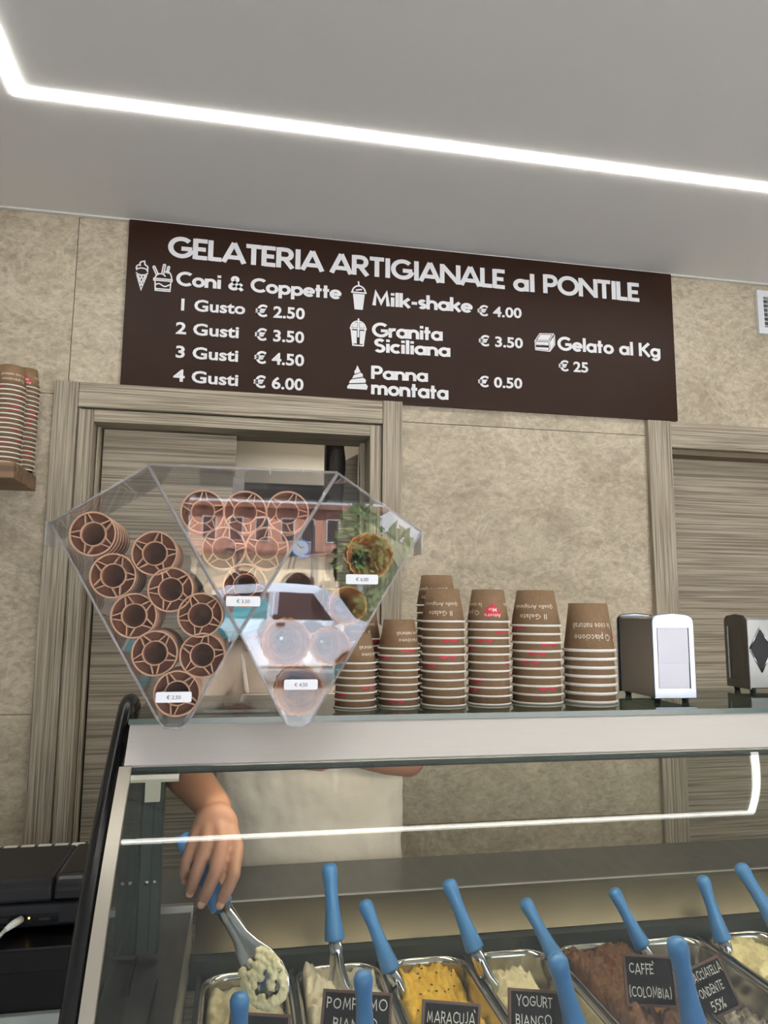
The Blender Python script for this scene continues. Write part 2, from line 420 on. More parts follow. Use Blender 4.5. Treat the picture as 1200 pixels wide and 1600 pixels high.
# ------------------------------------------------------------------ materials
M = dict(
 ceil=mat('ceiling_paint', (236, 234, 231), 0.9, spec=0.2, bump=0.0003, scale=60),
 plaster=mat('white_plaster', (222, 220, 212), 0.9, spec=0.2),
 cream=mat('back_room_cream', (225, 217, 200), 0.9, spec=0.2),
 tile=travertine('travertine_tile'),
 grout=mat('grout', (128, 118, 98), 0.9),
 lam_v=laminate('laminate_vertical', 'z', (104, 94, 79), (178, 168, 150), coarse=1.8), lam_h=laminate('laminate_horizontal', 'x', (104, 94, 79), (178, 168, 150), coarse=1.8),
 lam_door=laminate('laminate_door', 'x', (104, 95, 81), (166, 156, 139), coarse=1.35),
 gap=mat('dark_gap', (22, 20, 18), 0.8),
 lintel=mat('lintel_brown', (112, 98, 80), 0.7),
 board=mat('sign_brown', (42, 22, 12), 0.42, spec=0.2, noise_amt=0.06, scale=9),
 letter=mat('sign_white_vinyl', (236, 235, 236), 0.5),
 floor=mat('floor_stone', (196, 190, 180), 0.45, noise_amt=0.15, scale=4),
 led=emit('led_diffuser', (255, 252, 246), LED_STRENGTH),
 white_plastic=mat('white_plastic', (236, 238, 240), 0.4),
 wood=laminate('oak_shelf', 'x', (104, 82, 62), (146, 119, 95), coarse=0.5),
 kraft=mat('kraft_paper', (126, 100, 72), 0.75, noise_amt=0.10, scale=260, bump=0.0001),
 rim=mat('cup_rim_white', (240, 236, 226), 0.6),
 print=mat('cup_print_white', (226, 215, 196), 0.7), heart=mat('cup_heart_pink', (196, 42, 72), 0.7),
 steel=mat('brushed_steel', (196, 194, 190), 0.34, 1.0, noise_amt=0.05, scale=40, stretch=(1, 1, 30)),
 steel_dark=mat('dull_steel', (120, 120, 118), 0.38, 1.0, noise_amt=0.12, scale=14, stretch=(3, 1, 1)),
 faceplate=mat('bright_faceplate', (128, 133, 142), 0.30, 1.0, noise_amt=0.12, scale=16),
 plate=mat('scuffed_steel_plate', (84, 80, 70), 0.30, 1.0, noise_amt=0.12, scale=6, stretch=(1.6, 1, 1)),
 chrome=mat('polished_chrome', (186, 188, 194), 0.16, 1.0),
 pan=mat('pan_steel', (196, 192, 184), 0.17, 1.0, noise_amt=0.06, scale=12),
 black=mat('gloss_black_plastic', (7, 8, 10), 0.25, spec=0.4),
 black_matt=mat('matt_black_plastic', (20, 21, 24), 0.5, spec=0.3),
 rubber=mat('black_rubber', (14, 14, 14), 0.7),
 pillar=mat('grey_green_coated_steel', (44, 55, 54), 0.5, 0.3, noise_amt=0.08, scale=10),
 well=mat('well_dark_grey', (58, 64, 62), 0.45, 0.4),
 fascia=mat('brushed_white_aluminium', (190, 186, 178), 0.34, 0.12, noise_amt=0.02, scale=20, stretch=(0.4, 20, 20)),
 trim=mat('anodised_trim', (178, 172, 158), 0.35, 0.8),
 glass=clear('case_glass', (0.87, 0.885, 0.86), 1.42, haze=0.004, haze_rgb=(170, 190, 185)),
 shelfglass=clear('shelf_glass', (0.42, 0.50, 0.46), 1.55, haze=0.05, haze_rgb=(90, 110, 100)),
 acrylic=clear('clear_acrylic', (0.985, 0.985, 0.99), 1.49, haze=0.006, haze_rgb=(235, 232, 235)),
 acrylic_edge=clear('acrylic_edge', (0.80, 0.80, 0.83), 1.6, 0.08, haze=0.26, haze_rgb=(222, 216, 210)),
 sticker=mat('price_sticker', (238, 238, 240), 0.45), ink=mat('price_ink', (70, 72, 78), 0.7),
 wafer=mat('wafer', (124, 76, 54), 0.8, noise_amt=0.12, scale=120, bump=0.0004),
 wafer_rim=mat('wafer_rim', (206, 160, 128), 0.8, noise_amt=0.08, scale=150, bump=0.0002),
 waffle=mat('waffle_cone', (178, 122, 70), 0.75, noise_amt=0.2, scale=70, bump=0.0015),
 skin=mat('skin', (160, 116, 96), 0.5, noise_amt=0.06, scale=18, sub=0.12, bump=0.0006),
 nail=mat('nail', (196, 148, 128), 0.35),
 hair=mat('dark_hair', (34, 26, 22), 0.6, bump=0.002, scale=90, noise_amt=0.3),
 shirt=mat('beige_polo', (178, 164, 152), 0.85, noise_amt=0.05, scale=8, bump=0.006),
 apron=mat('white_apron', (216, 208, 198), 0.85, noise_amt=0.03, scale=6, bump=0.012),
 trousers=mat('dark_trousers', (40, 40, 46), 0.9),
 mask=mat('turquoise_cloth', (88, 190, 208), 0.7, noise_amt=0.12, scale=16, bump=0.004, stretch=(1, 1, 3)),
 strap=mat('white_elastic', (235, 235, 235), 0.7),
 blue=mat('blue_handle', (62, 122, 182), 0.35, noise_amt=0.10, scale=55, bump=0.0001),
 tag_black=mat('slate_black', (9, 8, 11), 0.6, spec=0.15), tag_frame=mat('tag_frame_brown', (82, 52, 46), 0.5),
 chalk=mat('chalk', (222, 218, 212), 0.9),
 seed=mat('black_seed', (24, 20, 16), 0.4),
 cable=mat('white_cable', (216, 212, 204), 0.5),
 counter=mat('black_counter', (5, 5, 6), 0.3, spec=0.25),
 crumb=mat('crumb', (92, 66, 40), 0.9),
 asphalt=mat('pale_paving', (176, 172, 166), 0.9, noise_amt=0.1, scale=2),
 facade=mat('cream_facade', (232, 214, 180), 0.9, noise_amt=0.05, scale=0.6),
 pink=mat('terracotta_plaster', (176, 132, 116), 0.9, noise_amt=0.08, scale=0.5),
 roof=mat('roof_brown', (110, 78, 66), 0.85, noise_amt=0.2, scale=6),
 van=mat('white_car_paint', (232, 236, 244), 0.25, spec=0.7), tyre=mat('tyre', (24, 24, 26), 0.8),
 car_glass=mat('tinted_car_glass', (56, 42, 42), 0.08, spec=0.8),
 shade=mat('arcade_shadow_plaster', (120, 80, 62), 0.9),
 leaf=mat('leaf_green', (70, 92, 44), 0.7, noise_amt=0.3, scale=3), bark=mat('bark', (88, 66, 48), 0.9, noise_amt=0.2, scale=9),
 clock=mat('clock_face', (236, 240, 244), 0.4), iron=mat('dark_iron', (38, 38, 42), 0.5),
 signblue=mat('clock_blue', (60, 120, 190), 0.5),
)

def cream_mat(name, rgb, rgb2, scale=60, bump=0.0012, rough=0.42):
    m, n, l, b = base_mat(name)
    t = n.new('ShaderNodeTexCoord'); ns = n.new('ShaderNodeTexNoise'); ns.inputs['Scale'].default_value = scale; ns.inputs['Detail'].default_value = 8; ns.inputs['Roughness'].default_value = 0.65
    l.new(t.outputs['Object'], ns.inputs['Vector'])
    r = n.new('ShaderNodeValToRGB'); r.color_ramp.elements[0].position = 0.38; r.color_ramp.elements[1].position = 0.66
    r.color_ramp.elements[0].color = lin(rgb2); r.color_ramp.elements[1].color = lin(rgb)
    l.new(ns.outputs['Fac'], r.inputs[0]); l.new(r.outputs[0], b.inputs['Base Color'])
    bp = n.new('ShaderNodeBump'); bp.inputs['Distance'].default_value = bump
    l.new(ns.outputs['Fac'], bp.inputs['Height']); l.new(bp.outputs[0], b.inputs['Normal'])
    b.inputs['Roughness'].default_value = rough; b.inputs['Subsurface Weight'].default_value = 0.15
    b.inputs['Subsurface Radius'].default_value = (0.006, 0.005, 0.003)
    return m
GM = {
 'pistachio': cream_mat('ice_pale_cream', (232, 222, 184), (216, 204, 164), 30),
 'white': cream_mat('ice_white', (240, 232, 208), (222, 212, 184), 34),
 'yellow': cream_mat('ice_yellow', (244, 206, 84), (224, 178, 52), 50, 0.002),
 'yogurt': cream_mat('ice_yogurt', (242, 232, 196), (222, 210, 170), 70, 0.002),
 'coffee': cream_mat('ice_coffee_brown', (128, 86, 50), (84, 52, 28), 80, 0.004, 0.55),
 'caramel': cream_mat('ice_caramel', (226, 172, 98), (206, 148, 78), 30),
 'strac': cream_mat('ice_white_chip', (240, 234, 220), (60, 42, 36), 26, 0.002),
 'cream': cream_mat('ice_cream_yellow', (242, 232, 186), (226, 212, 160), 60, 0.002),
}

# ================================================================== THE ROOM
ZC = 2.793
bb(-2.3, 3.7, -3.0, 2.52, -0.1, 0.0, 'floor', M['floor'], kind='structure')
bb(-2.3, 3.7, -3.12, 2.52, ZC, ZC + 0.12, 'ceiling', M['ceil'], kind='structure')
bb(-2.3, -2.2, -3.0, 2.52, 0, ZC, 'wall_left', M['plaster'], kind='structure')
bb(3.6, 3.7, -3.0, 2.52, 0, ZC, 'wall_right', M['plaster'], kind='structure')
# shop front: wall left of the wide opening, and the beam above it
wf = MB().box(-2.3, -0.36, -3.12, -3.0, 0, ZC).build('wall_front', M['plaster']); wf['kind'] = 'structure'
bb(-0.36, 3.7, -3.12, -3.0, 2.17, ZC, 'wall_front', M['plaster'], kind='structure')
# back wall segments around two door openings
for x0, x1, z0, z1 in ((-2.2, -0.51, 0, ZC), (-0.51, 0.44, 2.12, ZC), (0.44, 1.50, 0, ZC), (1.50, 2.34, 2.13, ZC), (2.34, 3.6, 0, ZC)):
    wb = bb(x0, x1, 2.41, 2.52, z0, z1, 'wall_back', M['grout'], kind='structure')
    j = 0.0012
    tiles = []
    if x1 == -0.51:
        tiles = [(-2.2, -1.75, a, b) for a, b in ((0, 1.22), (1.22, 2.195), (2.195, ZC))] + [(-1.75, -0.553 if a > 2 else -0.51, a, b) for a, b in ((0, 1.22), (1.22, 2.195), (2.195, ZC))]
    elif x0 == -0.51: tiles = [(-0.553, 1.48, 2.168, ZC)]
    elif x0 == 0.44: tiles = [(0.44, 1.50, 0.86, 2.168), (0.44, 1.50, 0, 0.86)]
    elif x0 == 1.50: tiles = [(1.48, 3.05, 2.168, ZC)]
    else: tiles = [(2.34, 3.05, a, b) for a, b in ((0, 1.22), (1.22, 2.168))] + [(3.05, 3.6, a, b) for a, b in ((0, 1.22), (1.22, 2.168), (2.168, ZC))]
    for a, b, c, d in tiles:
        bb(a + j, b - j, 2.4, 2.4105, c + j, d - j, 'tile', M['tile'], wb)

def trim(n, x0, x1, y0, y1, z0, z1, m, bv=0.002):
    bb(x0, x1, y0, y1, z0, z1, 'trim_%d' % n, M[m], bv=bv, kind='structure')
# left doorway: outer casing, inner stop frame, jamb lining
trim(1, -0.589, -0.517, 2.378, 2.40, 0, 2.232, 'lam_v'); trim(1, 0.449, 0.516, 2.378, 2.40, 0, 2.232, 'lam_v')
trim(1, -0.5165, 0.4485, 2.380, 2.40, 2.153, 2.2315, 'lam_h')
trim(2, -0.513, -0.470, 2.388, 2.56, 0, 2.148, 'lam_v'); trim(2, 0.408, 0.447, 2.388, 2.56, 0, 2.148, 'lam_v')
trim(2, -0.4695, 0.4075, 2.388, 2.56, 2.110, 2.148, 'lam_h')
trim(3, -0.468, -0.457, 2.45, 2.53, 0, 2.108, 'lam_v', 0.001)
trim(3, 0.391, 0.4075, 2.49, 2.53, 0, 2.108, 'lam_v', 0.001)
dl = bb(-0.451, -0.031, 2.47, 2.51, 0.01, 2.106, 'door_1', M['lam_door'], bv=0.001, kind='structure')
bb(-0.4685, -0.4695 + 0.02, 2.53, 2.535, 0, 2.108, 'trim_4', M['gap'], kind='structure')  # dark strip drawn for the shade in the gap beside the leaf
# right doorway
trim(5, 1.421, 1.512, 2.378, 2.40, 0, 2.222, 'lam_v'); trim(5, 2.33, 2.42, 2.378, 2.40, 0, 2.222, 'lam_v')
trim(5, 1.5125, 2.3295, 2.380, 2.40, 2.124, 2.219, 'lam_h')
trim(6, 1.5125, 2.33, 2.40, 2.52, 2.104, 2.1235, 'lintel', 0.0)
bb(1.502, 2.34, 2.47, 2.51, 0.01, 2.104, 'door_2', M['lam_door'], bv=0.001, kind='structure')
# thin shadow-gap bead between ceiling and tiles
bb(-2.2, 3.6, 2.385, 2.3995, ZC - 0.006, ZC, 'trim_7', M['plaster'], kind='structure')
# room behind the left doorway
for nm, a in (('wall_backroom_left', (-1.3, -1.2, 2.52, 4.3, 0, 2.62)), ('wall_backroom_right', (2.0, 2.1, 2.52, 4.3, 0, 2.62)),
              ('wall_backroom_rear', (-1.3, 2.1, 4.2, 4.3, 0, 2.62)), ('ceiling_backroom', (-1.3, 2.1, 2.52, 4.3, 2.52, 2.62)), ('floor_backroom', (-1.3, 2.1, 2.52, 4.3, -0.1, 0))):
    bb(*a, nm, M['cream'] if 'wall' in nm or 'ceil' in nm else M['floor'], kind='structure')
bb(0.300, 0.322, 2.72, 2.80, 0, 2.52, 'trim_8', M['gap'], kind='structure')
t = thing('batten_light', 'lit white batten lamp on the ceiling of the back room seen through the left doorway', 'lamp', (0.40, 3.70, 2.44))
MB().tube([(0.20, 3.7, 2.452), (0.62, 3.7, 2.452)], 0.024, 12).build('diffuser', emit('batten_glow', (255, 250, 240), 9), t)
bb(0.19, 0.63, 3.67, 3.73, 2.474, 2.52, 'housing', M['plaster'], t)
t = thing('ceiling_pipe', 'thin white conduit clipped under the back room ceiling beyond the left doorway', 'pipe', (0, 3.6, 2.49))
MB().tube([(-0.9, 3.6, 2.492), (0.18, 3.66, 2.492)], 0.009, 8).build('conduit', M['plaster'], t)
for x in (-0.55, -0.16, 0.12): MB().box(x - 0.008, x + 0.008, 3.59, 3.665, 2.480, 2.52).build('clip', M['steel_dark'], t)
t = thing('cabinet_door_panel', 'striped wood-look door leaf standing open in the back room beside the dark post', 'door', (0.36, 2.66, 0.01))
MB().prism([(0.335, 0.01), (0.405, 0.01), (0.405, 2.10), (0.335, 2.06)], 2.63, 2.66).build('leaf', M['lam_door'], t)
MB().box(0.392, 0.398, 2.60, 2.63, 1.0, 1.12).build('handle', M['steel_dark'], t)
zc_ = at(450, 756, 3.3).z
t = thing('backdrop_cabinet', 'tall dark cabinet added in the back room as backdrop for the pane reflections', 'cabinet', (0.0, 3.5, 0))  # added cabinet: its dark front backs the reflections in the dispenser panes
bb(-0.55, 0.62, 3.30, 3.80, 0.08, zc_, 'carcass', mat('backdrop_dark', (52, 44, 40), 0.6), t, bv=0.004)
bb(-0.53, 0.60, 3.33, 3.78, 0.0, 0.08, 'plinth', M['gap'], t)
for a, b in ((-0.54, 0.033), (0.037, 0.61)):
    d_ = bb(a, b, 3.282, 3.2995, 0.10, zc_ - 0.02, 'door', mat('backdrop_dark_door', (60, 51, 46), 0.55), t, bv=0.002)
    x_ = b - 0.03 if a < 0 else a + 0.03
    MB().tube([(x_, 3.262, 1.0), (x_, 3.262, 1.25)], 0.006, 8).build('handle', M['steel_dark'], d_)
cl = MB(); rs = []
for i in range(7):
    z = 2.13 - i * 0.045; rs.append([Vector((0.318 + 0.030 * math.cos(a) * (1 + 0.25 * math.sin(3 * a + i)) , 2.60 + 0.012 * math.sin(a), z - 0.01 * math.cos(2 * a))) for a in [2 * PI * k / 12 for k in range(12)]])
cl.rings(rs); tag(cl.build('black_jacket', M['hair']), 'black garment hanging at the top of the back room post', 'garment')

bl = bpy.data.lights.new('batten_light_glow', 'AREA'); bl.shape = 'RECTANGLE'; bl.size = 0.42; bl.size_y = 0.04; bl.energy = 9; bl.color = (1, 0.96, 0.9)
bo = bpy.data.objects.new('batten_light_glow', bl); COL.objects.link(bo); bo.location = (0.41, 3.7, 2.425)

# ceiling LED loop
L0, L1, F0, F1, W = -0.597, 1.925, 0.50, 1.830, 0.030
t = thing('led_ceiling_light', 'glowing white LED channel running as a rectangle in the grey ceiling', 'light', (0.68, 1.16, ZC - 0.004))
for a in ((L0, L1, F1 - W, F1), (L0, L1, F0, F0 + W), (L0, L0 + W, F0 + W, F1 - W), (L1 - W, L1, F0 + W, F1 - W)):
    bb(a[0], a[1], a[2], a[3], ZC - 0.004, ZC, 'diffuser', M['led'], t)
# air vent
t = thing('air_vent', 'white square air vent high on the tiled wall right of the menu sign', 'vent', (1.99, 2.4, 2.59))
vx0, vx1, vz0, vz1 = 1.906, 2.080, 2.590, 2.764
for a in ((vx0, vx1, vz1 - 0.026, vz1), (vx0, vx1, vz0, vz0 + 0.026), (vx0, vx0 + 0.026, vz0 + 0.026, vz1 - 0.026), (vx1 - 0.026, vx1, vz0 + 0.026, vz1 - 0.026)):
    bb(a[0], a[1], 2.386, 2.40, a[2], a[3], 'frame', M['white_plastic'], t, bv=0.001)
bb(vx0 + 0.026, vx1 - 0.026, 2.398, 2.3995, vz0 + 0.026, vz1 - 0.026, 'backing', M['steel_dark'], t)
for i in range(7):
    z = vz0 + 0.034 + i * 0.0176
    MB().box(vx0 + 0.027, vx1 - 0.027, 2.3885, 2.397, -0.0012, 0.0012, Matrix.Translation((0, 0, z))).build('slat', M['white_plastic'], t)
for i in range(5):
    x = vx0 + 0.05 + i * 0.021; bb(x, x + 0.0015, 2.3975, 2.3979, vz0 + 0.027, vz1 - 0.027, 'fin', M['white_plastic'], t)

# ================================================================== MENU SIGN
SY = 2.384
sign = thing('menu_sign', 'long dark brown menu board with white lettering and prices, high on the wall', 'sign', (0.575, 2.395, 2.226))
bb(-0.396, 1.544, SY, 2.3995, 2.226, 2.790, 'board', M['board'], sign)
UX, UZ = Vector((1, 0, 0)), Vector((0, 0, 1))
def sign_text(s, p0, p1, caph, style, yy=0.0015):
    a, b = at(p0[0], p0[1], SY), at(p1[0], p1[1], SY); a.y = b.y = SY - yy
    if style == 'geo': V, F, wd = geo_text(s, 0.205)
    else: V, F, wd = font_text(s, 0.025)
    ux = (b - a) / wd; cap = caph * (a.y - 0) / FPX * 1.02
    mb = lay(V, F, a, ux, UZ * cap)
    if style != 'geo': solid_face(mb, Vector((0, 0.0012, 0)))
    mb.build('lettering', M['letter'], sign, fix=False)
sign_text('GELATERIA', (262, 401), (505, 425), 34, 'geo')
sign_text('ARTIGIANALE', (516, 426), (790, 452), 34, 'geo')
sign_text('al', (802, 454), (836, 457), 32, 'geo')
sign_text('PONTILE', (849, 458), (1000, 472), 34, 'geo')
sign_text('Coni & Coppette', (275, 446), (533, 468), 23, 'geo')
for s, a, b, c, st in (('1 Gusto', (277, 484), (383, 491), 19, 0), ('€ 2.50', (399, 494), (476, 499), 19, 0), ('2 Gusti', (274, 521), (373, 528), 19, 0),
    ('€ 3.50', (398, 531), (475, 536), 19, 0), ('3 Gusti', (273, 558), (372, 565), 19, 0), ('€ 4.50', (397, 567), (475, 572), 19, 0),
    ('4 Gusti', (271, 595), (372, 603), 19, 0), ('€ 6.00', (396, 605), (474, 610), 19, 0), ('Milk-shake', (581, 477), (738, 489), 24, 1),
    ('€ 4.00', (746, 493), (815, 497), 18, 0), ('Granita', (581, 526), (692, 533), 24, 1), ('Siciliana', (584, 550), (704, 558), 23, 1),
    ('€ 3.50', (748, 540), (817, 544), 18, 0), ('Panna', (580, 592), (669, 597), 22, 1), ('montata', (580, 616), (701, 625), 24, 1),
    ('€ 0.50', (747, 604), (816, 607), 18, 0), ('Gelato al Kg', (871, 547), (1032, 559), 24, 1), ('€ 25', (873, 579), (919, 582), 18, 0)):
    sign_text(s, a, b, c, 'geo' if st else 'font')

def icon(px0, py0, px1, py1, strokes, t=0.045, fills=()):
    """strokes in a 0..1 box between the pixel corners (x right, y up)"""
    a, b = at(px0, py1, SY), at(px1, py0, SY); wd, ht = b.x - a.x, b.z - a.z
    asp = wd / ht
    V, F = stroke_flat([[(p[0] * asp, p[1]) for p in s] for s in strokes], t)
    o = Vector((a.x, SY - 0.0015, a.z)); mb = lay(V, F, o, UX * ht, UZ * ht)
    for poly in fills:
        mb.add([o + UX * ht * asp * p[0] + UZ * ht * p[1] - Vector((0, 0.0002, 0)) for p in poly], [tuple(range(len(poly)))])
    mb.build('icon', M['letter'], sign, fix=False)
def sc_(pts, cx, cy, k): return [(cx + (x - cx) * k, cy + (y - cy) * k) for x, y in pts]
cone_l = [[(0.12, 0.52), (0.5, 0.0), (0.88, 0.52)], [(0.08, 0.56)] + arc(0.5, 0.60, 0.44, 0.09, 200, 340, 8) + [(0.96, 0.60)], arc(0.5, 0.66, 0.44, 0.09, 150, -20, 8) ,
   [(0.1, 0.66)] + arc(0.26, 0.75, 0.2, 0.1, 220, 90, 6) + [(0.34, 0.84)] + arc(0.52, 0.9, 0.2, 0.08, 180, 120, 4) + [(0.66, 1.0), (0.70, 0.88)] + arc(0.74, 0.76, 0.2, 0.1, 80, -60, 6),
   [(0.22, 0.50), (0.60, 0.12)], [(0.42, 0.52), (0.72, 0.26)], [(0.64, 0.52), (0.82, 0.40)], [(0.78, 0.50), (0.40, 0.12)], [(0.58, 0.52), (0.28, 0.26)], [(0.36, 0.52), (0.18, 0.40)]]
icon(210, 409, 233, 452, cone_l)
cup_l = [[(0.08, 0.46), (1.0, 0.46), (1.0, 0.40), (0.08, 0.40), (0.08, 0.46)], [(0.14, 0.40), (0.18, 0.04), (0.92, 0.04), (0.95, 0.40)], [(0.14, 0.10), (0.92, 0.10)],
   [(0.18, 0.22)] + [(0.18 + 0.09 * i, 0.24 + 0.045 * math.sin(i * 0.9)) for i in range(9)], arc(0.42, 0.46, 0.28, 0.18, 180, 30, 8), arc(0.74, 0.46, 0.24, 0.28, 120, 0, 8),
   [(0.0, 0.86), (0.22, 0.56)], [(0.08, 0.90), (0.30, 0.60)], [(0.0, 0.86), (0.08, 0.90)], [(0.46, 0.62), (0.54, 0.98)], [(0.56, 0.62), (0.64, 0.98)], [(0.54, 0.98), (0.64, 0.98)], [(0.70, 0.68), (0.76, 0.92)], [(0.78, 0.66), (0.85, 0.92)], [(0.76, 0.92), (0.85, 0.92)]]
icon(237, 414, 270, 455, cup_l)
icon(548, 441, 573, 483, [[(0.0, 0.60), (1.0, 0.60)], arc(0.5, 0.60, 0.42, 0.24, 180, 0, 10), [(0.5, 0.84), (0.46, 1.0)], [(0.3, 0.68), (0.7, 0.72)]], 0.05, [[(0.12, 0.55), (0.24, 0.0), (0.76, 0.0), (0.88, 0.55)]])
icon(546, 499, 573, 539, [[(0.0, 0.62), (1.0, 0.62)], arc(0.5, 0.62, 0.44, 0.28, 180, 0, 10), [(0.08, 0.62), (0.2, 0.0), (0.8, 0.0), (0.92, 0.62)]], 0.05,
     [[(0.12, 0.66), (0.44, 0.66), (0.44, 0.86), (0.2, 0.8)], [(0.58, 0.66), (0.88, 0.66), (0.8, 0.8), (0.58, 0.86)], [(0.14, 0.55), (0.22, 0.06), (0.42, 0.06), (0.42, 0.55)], [(0.60, 0.55), (0.60, 0.06), (0.78, 0.06), (0.86, 0.55)], [(0.46, 0.3), (0.56, 0.3), (0.56, 1.0), (0.46, 1.0)]])
icon(542, 572, 575, 608, [], 0.04, [[(0.02, 0.02), (0.95, 0.02), (1.0, 0.16), (0.9, 0.26), (0.1, 0.2), (0.0, 0.1)], [(0.1, 0.24), (0.88, 0.30), (0.90, 0.42), (0.78, 0.50), (0.2, 0.40), (0.12, 0.32)],
     [(0.24, 0.44), (0.76, 0.54), (0.74, 0.66), (0.64, 0.70), (0.32, 0.58)], [(0.36, 0.63), (0.64, 0.73), (0.56, 0.86), (0.48, 1.0), (0.42, 0.84), (0.34, 0.74)]])
icon(836, 522, 866, 549, [[(0.0, 0.55), (0.25, 0.95), (0.95, 1.0), (0.72, 0.60), (0.0, 0.55)], [(0.72, 0.60), (0.74, 0.05)], [(1.0, 0.95), (1.0, 0.42), (0.74, 0.05)], [(0.0, 0.55), (0.02, 0.08), (0.74, 0.05)]], 0.045,
     [[(0.04, 0.50), (0.68, 0.54), (0.68, 0.36), (0.05, 0.33)], [(0.05, 0.22), (0.68, 0.24), (0.68, 0.10), (0.05, 0.12)], [(0.76, 0.56), (0.96, 0.86), (0.96, 0.44), (0.78, 0.14)], [(0.1, 0.60), (0.28, 0.9), (0.86, 0.94), (0.68, 0.64)]])
V, F, wd = font_text('ICE CREAM', 0.0)
a, b = at(838, 541, SY), at(855, 541, SY); a.y = SY - 0.0030
lay(V, F, a, (b - a).length / wd * UX, UZ * 0.007).build('lettering', M['board'], sign, fix=False)

# ================================================================== GELATO DISPLAY CASE
CX0, CX1 = -0.150, 2.10
SH = 1.370                                     # top of the glass shelf
def crom(P, k=6):
    out = []
    for i in range(len(P) - 1):
        p0, p1, p2, p3 = [Vector(P[max(0, min(len(P) - 1, j))]) for j in (i - 1, i, i + 1, i + 2)]
        for s in range(k):
            t_ = s / k
            out.append(tuple(0.5 * ((2 * p1) + (p2 - p0) * t_ + (2 * p0 - 5 * p1 + 4 * p2 - p3) * t_ * t_ + (3 * p1 - p0 - 3 * p2 + p3) * t_ ** 3)))
    out.append(tuple(P[-1])); return out
GP = crom([(1.100, 1.304), (1.030, 1.238), (0.968, 1.168), (0.910, 1.090), (0.856, 1.00), (0.812, 0.90), (0.780, 0.80)])
case = thing('gelato_display_case', 'long curved-glass gelato display case with white top band and glass shelf', 'display case', (0.9, 1.2, 0))
MB().sweep(GP[::-1], CX0 + 0.006, CX1, 0.005).build('front_glass', M['glass'], case)
MB().box(CX0, CX1, 1.130, 1.425, SH - 0.008, SH).build('glass_shelf', M['shelfglass'], case)
se = MB().box(CX0, CX1, 1.1285, 1.1298, SH - 0.008, SH).build('shelf_edge', mat('green_glass_edge', (58, 78, 68), 0.2), case)
MB().sweep([(1.0985, 1.3095), (1.138, 1.3605), (1.150, 1.3612)], CX0 + 0.002, CX1, 0.006, smooth=False).build('top_band', M['fascia'], case)
MB().box(CX0 + 0.002, CX1, 1.142, 1.200, 1.318, 1.3605).build('light_housing', M['fascia'], case)
MB().box(CX0 + 0.004, CX1, 1.1005, 1.112, 1.3015, 1.3085).build('glass_clamp', M['pillar'], case)
MB().box(CX0 + 0.004, CX1, 1.112, 1.128, 1.297, 1.303).build('shadow_rail', M['black_matt'], case)
MB().box(CX0 + 0.01, CX0 + 0.075, 1.090, 1.100, 1.291, 1.301).build('end_clip', M['trim'], case)
MB().box(CX0 + 0.03, CX0 + 0.05, 1.104, 1.112, 1.262, 1.300).build('glass_hinge', M['trim'], case)
# end frame: aluminium strip on the glass edge, black tube outside it, end glass inside
MB().sweep([(y - 0.001, z + 0.001) for y, z in GP[::-1]], CX0 - 0.004, CX0 + 0.012, 0.010).build('edge_trim', M['trim'], case)
tp = crom([(1.300, 1.352), (1.262, 1.378), (1.215, 1.378), (1.165, 1.345), (1.088, 1.284), (1.022, 1.222), (0.962, 1.155), (0.904, 1.078), (0.850, 0.99), (0.806, 0.89), (0.775, 0.78), (0.772, 0.4), (0.772, 0.02)])
tb = MB().tube([(CX0 - 0.014, y, z) for y, z in tp], 0.0125, 12).build('side_tube', M['black'], case)
MB().tube([(CX0 - 0.014, 1.262, 1.378), (CX0 - 0.014, 1.24, 1.3795), (CX0 - 0.014, 1.205, 1.374)], [0.0128, 0.0142, 0.0128], 12).build('tube_cap', M['black_matt'], case)
MB().tube([(CX0 - 0.012, 1.20, 1.352), (CX0 + 0.03, 1.19, 1.352), (CX0 + 0.07, 1.18, 1.356)], 0.009, 8).build('shelf_bracket', M['black_matt'], case)
poly = [(y + 0.006, z) for y, z in GP] + [(1.50, 0.80), (1.50, 1.30)]
sg = MB(); n_ = len(poly)
sg.add([Vector((CX0 - 0.001, y, z)) for y, z in poly] + [Vector((CX0 + 0.003, y, z)) for y, z in poly],
       [list(range(n_)), [n_ + i for i in reversed(range(n_))]] + [[(i + 1) % n_, i, n_ + i, n_ + (i + 1) % n_] for i in range(n_)])
sg.build('end_glass', M['glass'], case)
# pillar inside the left end with its two screws
bb(-0.1475, -0.113, 1.325, 1.355, 0.975, 1.300, 'pillar', M['pillar'], case, bv=0.002)
bb(-0.1292, -0.1278, 1.3235, 1.3248, 0.98, 1.30, 'pillar_seam', M['gap'], case)
for x in (-0.1345, -0.1225): MB().lathe([(0.0, 0.003), (0.0028, 0.003), (0.0036, 0.0)], 12, Matrix.Translation((x, 1.3245, 1.086)) @ Matrix.Rotation(PI / 2, 4, 'X')).build('screw', M['chrome'], case)
